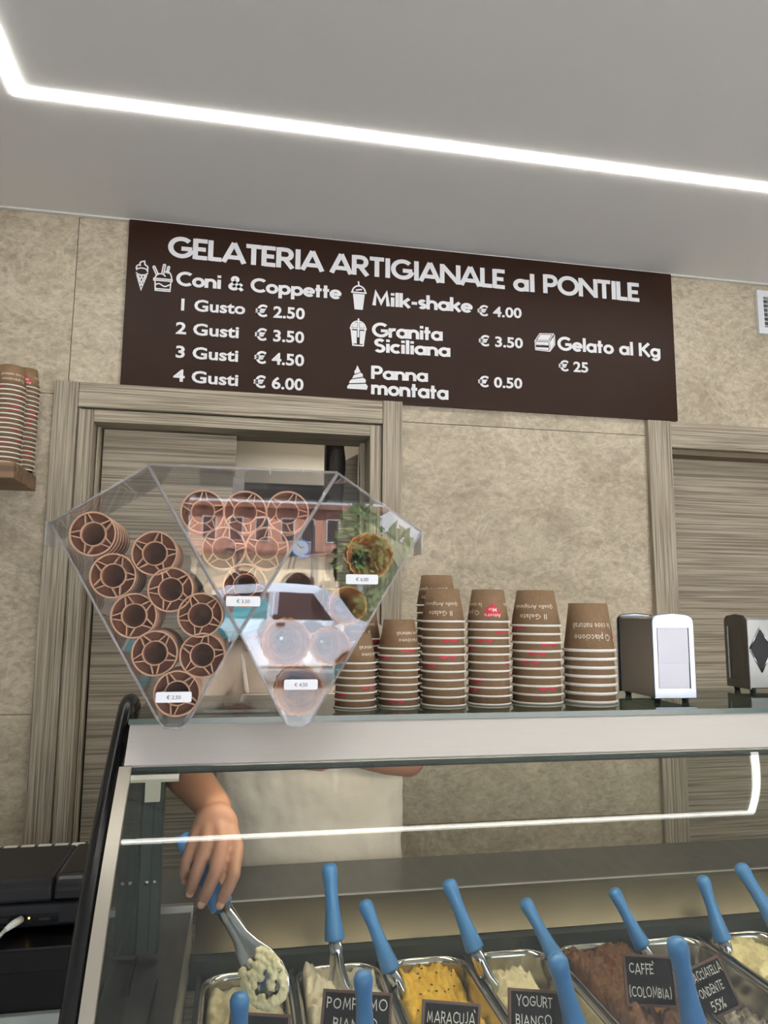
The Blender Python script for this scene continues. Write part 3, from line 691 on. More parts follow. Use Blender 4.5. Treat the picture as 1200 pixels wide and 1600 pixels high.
# stainless interior
MB().sweep([(1.430, 0.925), (1.480, 0.982), (1.486, 0.986)], -0.060, CX1, 0.004, False).build('back_plate', M['plate'], case)
bb(-0.06, CX1, 1.486, 1.494, 0.978, 0.990, 'back_rail', M['steel'], case, bv=0.001)
bb(-0.149, CX1, 1.494, 1.700, 0.965, 0.984, 'service_worktop', M['steel_dark'], case, bv=0.002)
MB().box(CX0, CX1, 1.402, 1.434, 0.880, 0.926).build('well_step', M['well'], case)
MB().sweep([(0.86, 0.890), (1.41, 0.972), (1.49, 0.980)], CX0 + 0.006, -0.066, 0.004, False).build('end_panel', M['steel_dark'], case)
bb(-0.149, -0.066, 1.470, 1.484, 0.980, 0.994, 'end_flange', M['steel'], case)
bb(-0.069, -0.0655, 0.90, 1.47, 0.902, 0.984, 'end_panel_edge', M['steel'], case)
bb(-0.109, -0.107, 1.0, 1.32, 0.955 - 0.028, 0.957, 'panel_seam', M['gap'], case)
bb(CX0, CX1, 0.845, 1.49, 0.70, 0.76, 'well_floor', M['well'], case)
bb(CX0, CX1, 0.780, 0.792, 0.70, 0.80, 'well_front', M['well'], case)
lamp_ = MB().tube([(CX0 + 0.12, 1.165, 1.308), (CX1 - 0.05, 1.165, 1.308)], 0.008, 10).build('case_lamp', emit('case_lamp_glow', (255, 240, 214), 42), case)
bb(CX0, CX1, 0.80, 1.50, 0.06, 0.70, 'cabinet_body', M['black_matt'], case, bv=0.01)
bb(CX0 + 0.02, CX1 - 0.02, 0.86, 1.45, 0.0, 0.06, 'plinth', M['black'], case)
for i in range(9):
    if i in (0, 2, 5, 7): MB().lathe([(0.0, 0.002), (0.004, 0.002), (0.005, 0)], 10, Matrix.Translation((0.06 + i * 0.235, 1.4015, 0.914)) @ Matrix.Rotation(PI / 2, 4, 'X')).build('rivet', M['black'], case)
PX0, PITCHX = 0.030, 0.157
for i in range(-1, 13):
    x = PX0 + (i + 0.5) * PITCHX
    if x < CX1: bb(x - 0.0035, x + 0.0035, 0.88, 1.402, 0.890, 0.9035, 'pan_divider', M['well'], case)
bb(CX0, CX1, 0.99, 1.022, 0.888, 0.901, 'pan_crossbar', M['well'], case)

def sticker(s, px, py, parent, Y=None, wd=0.0, n=None, o=None, tilt=0):
    """small white price sticker with grey figures lying on a surface"""
    ux = UX if not tilt else (UX * math.cos(tilt) + UZ * math.sin(tilt)); uy = n[1]; nn = n[0]
    ht = wd * 0.30; ax = ux; r = ht * 0.18
    pts = []
    for cx_, cz_, a0 in ((wd / 2 - r, ht / 2 - r, 0), (-wd / 2 + r, ht / 2 - r, 90), (-wd / 2 + r, -ht / 2 + r, 180), (wd / 2 - r, -ht / 2 + r, 270)):
        pts += arc(cx_, cz_, r, r, a0, a0 + 90, 4)
    mb = MB(); V = [o + nn * 0.0012 + ax * p[0] + uy * p[1] for p in pts]
    mb.add(V, [tuple(range(len(V)))]); solid_face(mb, -nn * 0.0008)
    st = mb.build('price_sticker', M['sticker'], parent, fix=False)
    st['label'] = 'white price sticker reading ' + s
    V, F, w_ = font_text(s, 0.0); k = ht * 0.36
    mb = lay(V, F, o + nn * 0.0016 - ax * (w_ * k / 2) - uy * (k / 2), ax * k, uy * k)
    ob = bpy.data.objects.new('figures', mb.mesh('figures', M['ink'], wloc(st), False)); COL.objects.link(ob); ob.parent = st
    return st
bn = Vector((0, -0.0510, 0.0395)).normalized(); bu = Vector((0, 0.0395, 0.0510)).normalized()
for s, px, py in (('€ 2,50', 619, 1140), ('€ 3,50', 747, 1137.5), ('€ 4,50', 909, 1136), ('€ 6,00', 1028, 1133.5)):
    a = at(px, py, 1.12)
    d = (a - EYE); b0 = Vector((0, 1.0985, 1.3095)); k = (b0 - EYE).dot(bn) / d.dot(bn); p = EYE + d * k
    sticker(s, px, py, case, wd=0.044, n=(bn, bu), o=p)

V3 = Vector
# ------------------------------------------------------------------ pans, gelato, spatulas, tags
def rrect(hx, hy, r, z, n=5, cx=0, cy=0):
    pts = []
    for sx_, sy_, a0 in ((1, 1, 0), (-1, 1, 90), (-1, -1, 180), (1, -1, 270)):
        for k in range(n + 1):
            a = math.radians(a0 + 90 * k / n)
            pts.append(Vector((cx + sx_ * (hx - r) + r * math.cos(a), cy + sy_ * (hy - r) + r * math.sin(a), z)))
    return pts
PHX, PHY, PD = 0.0745, 0.180, 0.12
def pan_mesh():
    mb = MB(); R = 0.045
    mb.rings([rrect(PHX - 0.004, PHY - 0.004, R, -0.0035), rrect(PHX, PHY, R, -0.003), rrect(PHX + 0.0003, PHY + 0.0003, R, 0.0), rrect(PHX - 0.002, PHY - 0.002, R, 0.0012),
              rrect(PHX - 0.006, PHY - 0.006, R - 0.004, -0.0005), rrect(PHX - 0.0085, PHY - 0.0085, R - 0.006, -0.010), rrect(PHX - 0.014, PHY - 0.014, R - 0.008, -PD + 0.012),
              rrect(PHX - 0.020, PHY - 0.020, R - 0.012, -PD + 0.002), rrect(PHX - 0.035, PHY - 0.035, R - 0.020, -PD)], cap=False)
    n = len(mb.v) // 9; mb.f.append([8 * n + j for j in range(n)]); mb.sm.append(False)
    return mb
def gel_mesh(fill, seed, chunk=0.010, scrape=None, lean=0.0):
    """surface of the ice cream inside a pan, local coordinates (rim at z = 0)"""
    mb = MB(); nx, ny = 34, 72; hx, hy = PHX - 0.0125, PHY - 0.0125; r = 0.036
    vs = []
    for j in range(ny + 1):
        for i in range(nx + 1):
            u, v = i / nx * 2 - 1, j / ny * 2 - 1
            x, y = u * hx, v * hy
            # pull grid corners into the rounded rectangle
            qx, qy = abs(x) - (hx - r), abs(y) - (hy - r)
            if qx > 0 and qy > 0:
                L = math.hypot(qx, qy); mxx = max(qx, qy)
                x = math.copysign(hx - r + qx * mxx / L, x); y = math.copysign(hy - r + qy * mxx / L, y)
            p = Vector((x * 16 + seed * 7.1, y * 11, seed))
            big = noise.fractal(p, 0.9, 2.0, 3); rid = abs(noise.noise(Vector((x * 60 + seed, y * 26, seed * 3)))); fine = noise.fractal(Vector((x * 130, y * 110, seed)), 0.8, 2, 3)
            z = fill + lean * y + chunk * 1.7 * big + chunk * 1.3 * (0.4 - rid) + chunk * 0.75 * fine
            if scrape: z -= scrape(x, y)
            e = max(abs(u), abs(v)); z -= 0.010 * max(0, (e - 0.86) / 0.14) ** 2
            vs.append((x, y, max(z, -PD + 0.004)))
    fs = [(j * (nx + 1) + i, j * (nx + 1) + i + 1, (j + 1) * (nx + 1) + i + 1, (j + 1) * (nx + 1) + i) for j in range(ny) for i in range(nx)]
    mb.add(vs, fs, True)
    # close underneath so that it is a solid body
    o = len(mb.v); peri = [i for i in range(nx)] + [j * (nx + 1) + nx for j in range(ny)] + [ny * (nx + 1) + i for i in range(nx, 0, -1)] + [j * (nx + 1) for j in range(ny, 0, -1)]
    for k in peri: v = mb.v[k]; mb.v.append(Vector((v.x * 0.83, v.y * 0.945, -PD + 0.0035)))
    m_ = len(peri)
    for k in range(m_): mb.f.append([peri[k], o + k, o + (k + 1) % m_, peri[(k + 1) % m_]]); mb.sm.append(True)
    mb.f.append([o + k for k in reversed(range(m_))]); mb.sm.append(False)
    return mb
hole = lambda cx_, cy_, rx, ry, d: (lambda x, y: d * math.exp(-(((x - cx_) / rx) ** 2 + ((y - cy_) / ry) ** 2)))
sumf = lambda *fs: (lambda x, y: sum(f(x, y) for f in fs))
flav = [
 ('pistachio', 'smooth pale cream gelato in the leftmost pan under the scooping hand', -0.012, 0.005, hole(0.05, 0.10, 0.05, 0.09, 0.012)),
 ('white', 'folded white gelato piled high in the pan behind the first chalk tag', 0.000, 0.012, hole(0.05, -0.05, 0.04, 0.1, 0.02)),
 ('yellow', 'bright yellow gelato dotted with black seeds', -0.010, 0.013, sumf(hole(0.045, 0.06, 0.035, 0.09, 0.040), hole(-0.04, 0.15, 0.03, 0.03, 0.02))),
 ('yogurt', 'scraped low off-white gelato with bare steel showing, right of the yellow one', -0.008, 0.012, sumf(hole(0.055, 0.09, 0.030, 0.2, 0.050), hole(0, 0.18, 0.09, 0.05, 0.03))),
 ('coffee', 'rough dark brown coffee gelato heaped to the rim', 0.004, 0.013, hole(0.07, -0.02, 0.035, 0.08, 0.03)),
 ('strac', 'nearly finished white gelato with dark chocolate bits in an almost empty pan', -0.040, 0.020, hole(0.03, 0.08, 0.05, 0.12, 0.05)),
 ('cream', 'pale yellow cream gelato in the pan nearest the right edge of the picture', -0.003, 0.010, hole(0.05, 0.12, 0.05, 0.05, 0.01)),
 ('white', 'white gelato in the last back row pan at the right edge', -0.020, 0.010, None),
]
PZ = 0.9065
pan0 = None
pnames = ['leftmost, below the serving hand', 'second from the left, with folded white gelato', 'third from the left, with yellow gelato', 'fourth from the left, scraped half empty', 'fifth from the left, with brown gelato', 'sixth from the left, almost empty, behind the coffee tag', 'seventh from the left, with cream gelato', 'eighth from the left, cut by the picture edge']
for i, (g, lab, fill, ch, scr) in enumerate(flav):
    x = PX0 + i * PITCHX; y = 1.400 - PHY
    if pan0 is None:
        pm = pan_mesh().mesh('gelato_pan', M['pan']); pan0 = bpy.data.objects.new('gelato_pan', pm); COL.objects.link(pan0); p = pan0
    else: p = pan0.copy(); COL.objects.link(p)
    p.location = (x, y, PZ); tag(p, 'stainless steel gelato pan, ' + pnames[i], 'pan', 'steel gelato pans in the display case')
    gm = gel_mesh(fill, i * 1.37 + 0.5, ch, scr).mesh('gelato', GM[g]); o = bpy.data.objects.new('gelato', gm); COL.objects.link(o); o.location = (x, y, PZ)
    tag(o, lab, 'gelato', 'gelato in the display case')
    if g == 'yellow':
        rng = random.Random(4); mb = MB(); me = gm
        vs_ = [v.co for v in me.vertices][: 35 * 73]
        for k in range(70):
            v = vs_[rng.randrange(20 * 35, 70 * 35)]
            if abs(v.x) > 0.05: continue
            mb.lathe([(0.0, 0.0012), (0.0009, 0.0008), (0.0011, 0.0), (0.0, -0.0008)], 6, Matrix.Translation(v + Vector((0, 0, 0.0007))) @ Matrix.Rotation(rng.random() * 3, 4, 'Z') @ Matrix.Diagonal((1.5, 2.8, 1.3, 1)))
        s_ = mb.build('seeds', M['seed'], o, local=True); s_['kind'] = 'stuff'
mb = MB(); rs = []
for i in range(11):
    a = i / 10 * PI / 2; ring = []
    for k in range(28):
        b_ = 2 * PI * k / 28; rr = math.cos(a) * (1 + 0.10 * math.sin(3 * b_ + 1) + 0.06 * noise.noise(Vector((b_, a * 3, 5))))
        ring.append(Vector((0.689 + 0.030 * rr * math.cos(b_), 1.170 + 0.062 * rr * math.sin(b_), PZ - 0.045 + 0.058 * math.sin(a) + 0.004 * noise.noise(Vector((b_ * 2, a * 4, 1))))))
    rs.append(ring)
tag(mb.rings(rs).build('caramel_gelato', GM['caramel']), 'smooth caramel-coloured gelato in front of the brown coffee gelato', 'gelato', 'gelato in the display case')
rng = random.Random(8)
for k in range(5):
    mb = MB(); c = Vector((PX0 + 5 * PITCHX - 0.03 + 0.02 * (k % 3), 1.255 + 0.045 * (k // 2) + 0.01 * (k % 2), PZ - 0.040 + 0.006 * (k % 2)))
    mb.lathe([(0.001, 0.008), (0.010, 0.007), (0.015, 0.003), (0.014, -0.003), (0.006, -0.006)], 9, Matrix.Translation(c) @ Euler((rng.random(), rng.random(), rng.random() * 3)).to_matrix().to_4x4() @ Matrix.Diagonal((1.2, 0.7, 0.5, 1)), cap=True)
    tag(mb.build('chocolate_shard', M['seed']), 'dark chocolate shard, %s in the almost empty gelato pan' % ['nearest left one', 'nearest middle one', 'middle right one', 'middle left one', 'farthest one'][k], 'chocolate', 'chocolate shards in the sixth pan')

# spatula prototype: local +z is the blade end, handle top at the origin
def make_spatula():
    root = thing('gelato_spatula', 'x', 'spatula', group='blue-handled spatulas in the display case')
    hp = [(0.0, 0.0), (0.006, 0.0008), (0.0105, 0.004), (0.0125, 0.010), (0.0125, 0.018), (0.0108, 0.034), (0.0105, 0.055), (0.0122, 0.085), (0.0150, 0.110), (0.0160, 0.122), (0.0155, 0.125), (0.0, 0.1255)]
    MB().lathe([(r * 1.12, z) for r, z in hp], 20).build('handle', M['blue'], root, local=True)
    prof = [(0.118, 0.0128, 0.012), (0.15, 0.0126, 0.011), (0.175, 0.0140, 0.009), (0.195, 0.020, 0.008), (0.215, 0.029, 0.007), (0.24, 0.0335, 0.006), (0.262, 0.031, 0.005), (0.277, 0.022, 0.003), (0.283, 0.009, 0.001)]
    mb = MB(); rs = []
    for z, hw, d in prof:
        off = 0.006 * (z - 0.118) / 0.165
        f = [Vector((hw * math.cos(a), -d * math.sin(a) + off + 0.004, z)) for a in [PI * k / 10 for k in range(11)]]
        b_ = [Vector((hw * 0.97 * math.cos(a), -(d - 0.0016) * math.sin(a) + off + 0.0052, z)) for a in [PI * k / 10 for k in range(10, -1, -1)]]
        rs.append(f + b_)
    mb.rings(rs).build('blade', M['chrome'], root, local=True)
    return root
sp0 = make_spatula(); used = [False]
def spatula(t0, b0, Yt, dY, label, roll=0.0):
    a, b = at(*t0, Yt), at(*b0, Yt - dY)
    s = sp0 if not used[0] else copy_tree(sp0); used[0] = True
    z = (b - a).normalized(); back = Vector((0, 1, 0)); y = (back - z * back.dot(z)).normalized(); x = y.cross(z)
    m = Matrix((x, y, z)).transposed().to_4x4() @ Matrix.Rotation(roll, 4, 'Z')
    s.matrix_world = Matrix.Translation(a) @ m; k = (b - a).length / 0.125
    s.scale = (min(1.1, max(0.85, k)),) * 2 + (k,)
    s['label'] = label
    if dY < 0:
        for c in s.children:
            if c.name.startswith('blade'): c.scale = (1, 1, 0.74)
    return s
spatula((514, 1348), (523, 1468), 1.340, 0.02, 'blue-handled spatula standing upright in the second pan from the left', 0.25)
spatula((568, 1406), (611, 1515), 1.330, 0.03, 'blue-handled spatula leaning left at the left side of the yellow gelato', 0.2)
spatula((699, 1374), (742, 1483), 1.340, 0.03, 'blue-handled spatula in the scraped off-white gelato right of the yellow', 0.2)
spatula((818, 1404), (870, 1500), 1.350, 0.03, 'thin-looking blue handle leaning over the left side of the brown gelato', 1.3)
spatula((957, 1388), (1004, 1478), 1.350, 0.03, 'blue-handled spatula directly above the coffee tag', 0.2)
spatula((1096, 1368), (1129, 1468), 1.350, 0.02, 'blue-handled spatula in the cream gelato near the right edge', 0.8)
spatula((1154, 1350), (1214, 1445), 1.360, 0.02, 'rightmost blue-handled spatula, cut by the picture edge', 0.8)
spatula((374, 1552), (376, 1682), 1.080, -0.02, 'blue handle poking up before the leftmost pan at the bottom edge', 0.2)
spatula((567, 1518), (572, 1650), 1.080, -0.02, 'blue handle standing close in front of the first chalk tag', 0.2)
spatula((868, 1492), (905, 1625), 1.080, -0.02, 'blue handle in front of the yoghurt tag, slightly leaning', 0.2)
spatula((1056, 1466), (1086, 1610), 1.060, -0.02, 'thick near blue handle between the two right-hand chalk tags', 0.2)
held = spatula((283, 1304), (347, 1416), 1.235, 0.045, 'spatula held in the server\'s hand with pale gelato on its blade', 0.1)
held['group'] = 'blue-handled spatulas in the display case'
# gelato sticking to the held blade
mb = MB(); rng = random.Random(3)
for k in range(520):
    z = rng.uniform(0.206, 0.281); hw = 0.032 * math.sqrt(max(0.02, 1 - ((z - 0.240) / 0.044) ** 2)); x = rng.uniform(-1, 1)
    keep = abs(x) > 0.62 or z > 0.270 or (0.216 < z - 0.012 * x < 0.236 and x < 0.5) or noise.noise(V3((x * 2.5, z * 90, 1))) > 0.22
    if not keep or z < 0.210 and x > 0: continue
    r_ = rng.uniform(0.0022, 0.0052)
    mb.lathe([(0.0, r_), (r_ * 0.75, r_ * 0.7), (r_, 0), (r_ * 0.7, -r_ * 0.7), (0, -r_)], 8, Matrix.Translation(Vector((x * hw, rng.uniform(-0.0035, 0.0005) - 0.004 * (1 - x * x), z))), cap=True)
o = mb.build('clinging_gelato', GM['pistachio'], held, local=True); o['kind'] = 'stuff'; o['label'] = 'pale gelato smeared on the blade'
md = o.modifiers.new('r', 'REMESH'); md.mode = 'VOXEL'; md.voxel_size = 0.0011; md.use_smooth_shade = True
ms = o.modifiers.new('s', 'SMOOTH'); ms.iterations = 3

def flavour_tag(lines, px, py, Y, wpx, hpx, deg, label, lean=0.35):
    c = at(px, py, Y); k = (c - EYE).length / FPX; W_, H_ = wpx * k, hpx * k
    t = thing('flavour_tag', label, 'sign', c, 'chalk flavour tags in the display case', (-lean, math.radians(-deg), 0))
    t.rotation_mode = 'XYZ'
    fr = 0.0035
    for a in ((-W_ / 2, W_ / 2, H_ / 2 - fr, H_ / 2), (-W_ / 2, W_ / 2, -H_ / 2, -H_ / 2 + fr), (-W_ / 2, -W_ / 2 + fr, -H_ / 2 + fr, H_ / 2 - fr), (W_ / 2 - fr, W_ / 2, -H_ / 2 + fr, H_ / 2 - fr)):
        bb(a[0], a[1], -0.0025, 0.0025, a[2], a[3], 'frame', M['tag_frame'], t, local=True)
    bb(-W_ / 2 + fr, W_ / 2 - fr, -0.0012, 0.0012, -H_ / 2 + fr, H_ / 2 - fr, 'slate', M['tag_black'], t, local=True)
    bb(-0.004, 0.004, 0.0026, 0.0042, -H_ / 2 - 0.05, H_ / 2 - 0.01, 'stake', M['tag_frame'], t, local=True)
    n = len(lines)
    for i, (s, wd, x0) in enumerate(lines):
        V, F, w_ = geo_text(s, 0.11, 0.10, seed=i + len(s), gap=0.10)
        ux = Vector((wd * W_ / w_, 0, 0)); ch = min(H_ * 0.20, H_ * 0.52 / n)
        y0 = H_ / 2 - fr - (i + 0.5) * (H_ - 2 * fr) / n - ch / 2
        lay(V, F, Vector((-W_ / 2 + x0 * W_, -0.0017, y0)), ux, Vector((0, 0, ch))).build('lettering', M['chalk'], t, local=True, fix=False)
    return t
flavour_tag([('POMPELMO', 0.88, 0.06), ('BIANCO', 0.64, 0.17), (' ', 0.1, 0.1)], 556, 1600, 1.14, 92, 72, -8, 'chalk tag reading POMPELMO BIANCO behind a near blue handle')
flavour_tag([('MARACUJA`', 0.86, 0.08), (' ', 0.1, 0.1)], 704, 1610, 1.125, 78, 62, -9, 'chalk tag reading MARACUJÀ before the yellow gelato')
flavour_tag([('YOGURT', 0.66, 0.14), ('BIANCO', 0.66, 0.12), (' ', 0.1, 0.1)], 838, 1594, 1.13, 75, 66, -8, 'chalk tag reading YOGURT BIANCO before the scraped pan')
flavour_tag([('CAFFE`', 0.52, 0.10), ('(COLOMBIA)', 0.84, 0.07)], 1015, 1532, 1.15, 70, 56, -7, 'chalk tag reading CAFFÈ (COLOMBIA) over the coffee gelato')
flavour_tag([('STRACCIATELLA', 0.88, 0.06), ('FONDENTE', 0.66, 0.16), ('55%', 0.34, 0.36)], 1109, 1546, 1.15, 58, 58, 17, 'tilted chalk tag reading STRACCIATELLA FONDENTE 55% at the right')
flavour_tag([(' ', 0.5, 0.1)], 402, 1629, 1.150, 78, 62, -8, 'chalk tag barely showing at the bottom edge before the leftmost pan')

# ================================================================== PAPER CUPS
CR, CB, CH, CW = 0.0375, 0.0285, 0.056, 0.0007           # rim radius, base radius, height, wall
def cup_meshes():
    # the cups stand upside down: local z = 0 at the rim, z = CH at the closed base
    R_ = lambda z: CR + (CB - CR) * z / CH
    b = MB(); b.lathe([(R_(0) - CW, 0.001), (R_(0), 0.001), (R_(CH), CH), (R_(CH) - 0.0035, CH), (R_(CH) - 0.0038, CH - 0.004), (0.0, CH - 0.004), (0.0, CH - 0.005), (R_(CH) - CW - 0.0005, CH - 0.005), (R_(0) - CW, 0.001)], 40)
    # the glued seam of the paper wall
    b.rings([[Vector((math.cos(a) * (R_(z) + 0.0003), math.sin(a) * (R_(z) + 0.0003), z)) for a in (0.55, 0.58)] for z in (0.003, CH)], cap=False, closed=False)
    body = b.mesh('body', M['kraft'])
    rm = MB(); n = 36; rr = 0.0018; rs = []
    for k in range(8):
        a = 2 * PI * k / 8; rs.append([Vector(((CR + 0.0006 + rr * math.cos(a)) * math.cos(2 * PI * j / n), (CR + 0.0006 + rr * math.cos(a)) * math.sin(2 * PI * j / n), 0.0015 + rr * math.sin(a))) for j in range(n)])
    rs.append(rs[0]); rm.rings(rs, cap=False); rim = rm.mesh('rolled_rim', M['rim'])
    def wrap(V, F, ang, z0, ks, mirror=1):
        mb = MB(); vs = []
        for v in V:
            z = z0 - v.y * ks; R = R_(z) + 0.0004; a = ang + mirror * v.x * ks / 0.033
            vs.append(Vector((R * math.sin(a), -R * math.cos(a), z)))
        mb.add(vs, F); return mb
    # heart, point up because the cup is inverted
    hv = []
    for k in range(40):
        t_ = 2 * PI * k / 40
        hv.append(Vector((16 * math.sin(t_) ** 3 / 16, (13 * math.cos(t_) - 5 * math.cos(2 * t_) - 2 * math.cos(3 * t_) - math.cos(4 * t_)) / 16)))
    V = []; F = []; rings_ = 6
    for q in range(1, rings_ + 1):
        V += [v * (q / rings_) for v in hv]
    V.append(Vector((0, 0))); c0 = len(V) - 1
    F += [(c0, k, (k + 1) % 40) for k in range(40)]
    for q in range(rings_ - 1): F += [(q * 40 + k, (q + 1) * 40 + k, (q + 1) * 40 + (k + 1) % 40, q * 40 + (k + 1) % 40) for k in range(40)]
    heart = wrap(V, F, 0.0, 0.0190, 0.0142, -1); heart2 = wrap(V, F, PI, 0.0190, 0.0142, -1)
    hm = heart
    heartm = hm.mesh('heart_print', M['heart'], fix=False)
    tx = MB()
    for s, ang, z0, size in (('Amore', 0.0, 0.0150, 0.0072), ('Mio', 0.0, 0.0245, 0.0070), ('Il Gelato', 1.75, 0.0190, 0.0086), ('Quello Artigianale', 1.75, 0.0330, 0.0066),
                             ('Ci piacciono', -1.5, 0.0200, 0.0080), ('le cose naturali', -1.5, 0.0330, 0.0074)):
        V, F, w_ = font_text(s, 0.004, 1); V = [Vector((v.x - w_ / 2, v.y)) for v in V]
        w1 = wrap(V, F, ang, z0, size, -1)
        if 'Amore' in s or 'Mio' in s:
            for v in w1.v: k = 1.012; v.x *= k; v.y *= k
        tx.add(w1.v, w1.f)
    txm = tx.mesh('white_print', M['print'], fix=False)
    return body, rim, heartm, txm
CUP = cup_meshes()
def ordinal(i, n):
    if i == 0: return 'topmost cup'
    if i == n - 1: return 'bottom cup'
    return ['second', 'third', 'fourth', 'fifth', 'sixth', 'seventh', 'eighth', 'ninth', 'tenth', 'eleventh', 'twelfth', 'thirteenth', 'fourteenth', 'fifteenth', 'sixteenth', 'seventeenth', 'eighteenth', 'nineteenth', 'twentieth', 'twenty-first', 'twenty-second'][i - 1] + ' cup from the top'
def cup_stack(x, y, z, n, pitch, k, kz, where, top_rot, seed, group):
    rng = random.Random(seed)
    for i in range(n):
        lvl = n - 1 - i
        t = thing('paper_cup', '%s of the brown stack %s' % (ordinal(i, n), where), 'cup', (x + rng.uniform(-0.0006, 0.0006), y, z + 0.0002 + lvl * pitch), group)
        t.scale = (k, k, kz); t.rotation_euler = (0, 0, top_rot if i == 0 else rng.uniform(0, 2 * PI))
        for nm, me in zip(('body', 'rolled_rim', 'heart_print', 'white_print'), CUP):
            if nm == 'white_print' and i > 0: continue
            o = bpy.data.objects.new(nm, me); COL.objects.link(o); o.parent = t
gcase = 'brown paper cups upside down on the glass shelf'
cup_stack(0.189, 1.228, SH, 7, 0.0117, 0.90, 0.86, 'next to the cone dispenser', 2.5, 1, gcase)
cup_stack(0.263, 1.236, SH, 9, 0.0116, 0.90, 0.86, 'second in the front shelf row', 2.1, 2, gcase)
cup_stack(0.341, 1.238, SH, 11, 0.0137, 0.975, 1.0, 'third in the front shelf row', -2.15, 3, gcase)
cup_stack(0.4235, 1.244, SH, 11, 0.0137, 0.965, 1.0, 'whose top cup shows the pink heart', -0.08, 4, gcase)
cup_stack(0.514, 1.252, SH, 10, 0.0145, 1.14, 1.12, 'fifth in the front shelf row', -2.25, 5, gcase)
cup_stack(0.6125, 1.250, SH, 7, 0.0146, 1.18, 1.50, 'next to the chrome napkin dispenser', 1.25, 6, gcase)
cup_stack(0.352, 1.322, SH, 13, 0.0137, 0.975, 1.0, 'standing behind the third front stack', -2.3, 7, gcase)
cup_stack(0.212, 1.312, SH, 10, 0.0117, 0.90, 0.86, 'leftmost in the back shelf row', -2.0, 8, gcase)
# wooden wall shelf with three stacks
t = thing('wall_shelf', 'thick wooden shelf on the tiled wall at the left edge holding cups', 'shelf', (-1.1, 2.4, 1.883))
bevel(MB().box(-1.60, -0.627, 2.172, 2.3995, 1.884, 1.930).build('board', M['wood'], t), 0.001)
gs = 'brown paper cups upside down on the wooden wall shelf'
cup_stack(-0.668, 2.225, 1.930, 17, 0.0138, 1.12, 1.15, 'in front on the wooden shelf', 2.0, 11, gs)
cup_stack(-0.6535, 2.322, 1.930, 19, 0.0138, 1.02, 1.10, 'at the back of the wooden shelf', 0.2, 12, gs)
cup_stack(-0.7655, 2.240, 1.930, 17, 0.0138, 1.12, 1.15, 'cut by the left picture edge', 2.6, 13, gs)

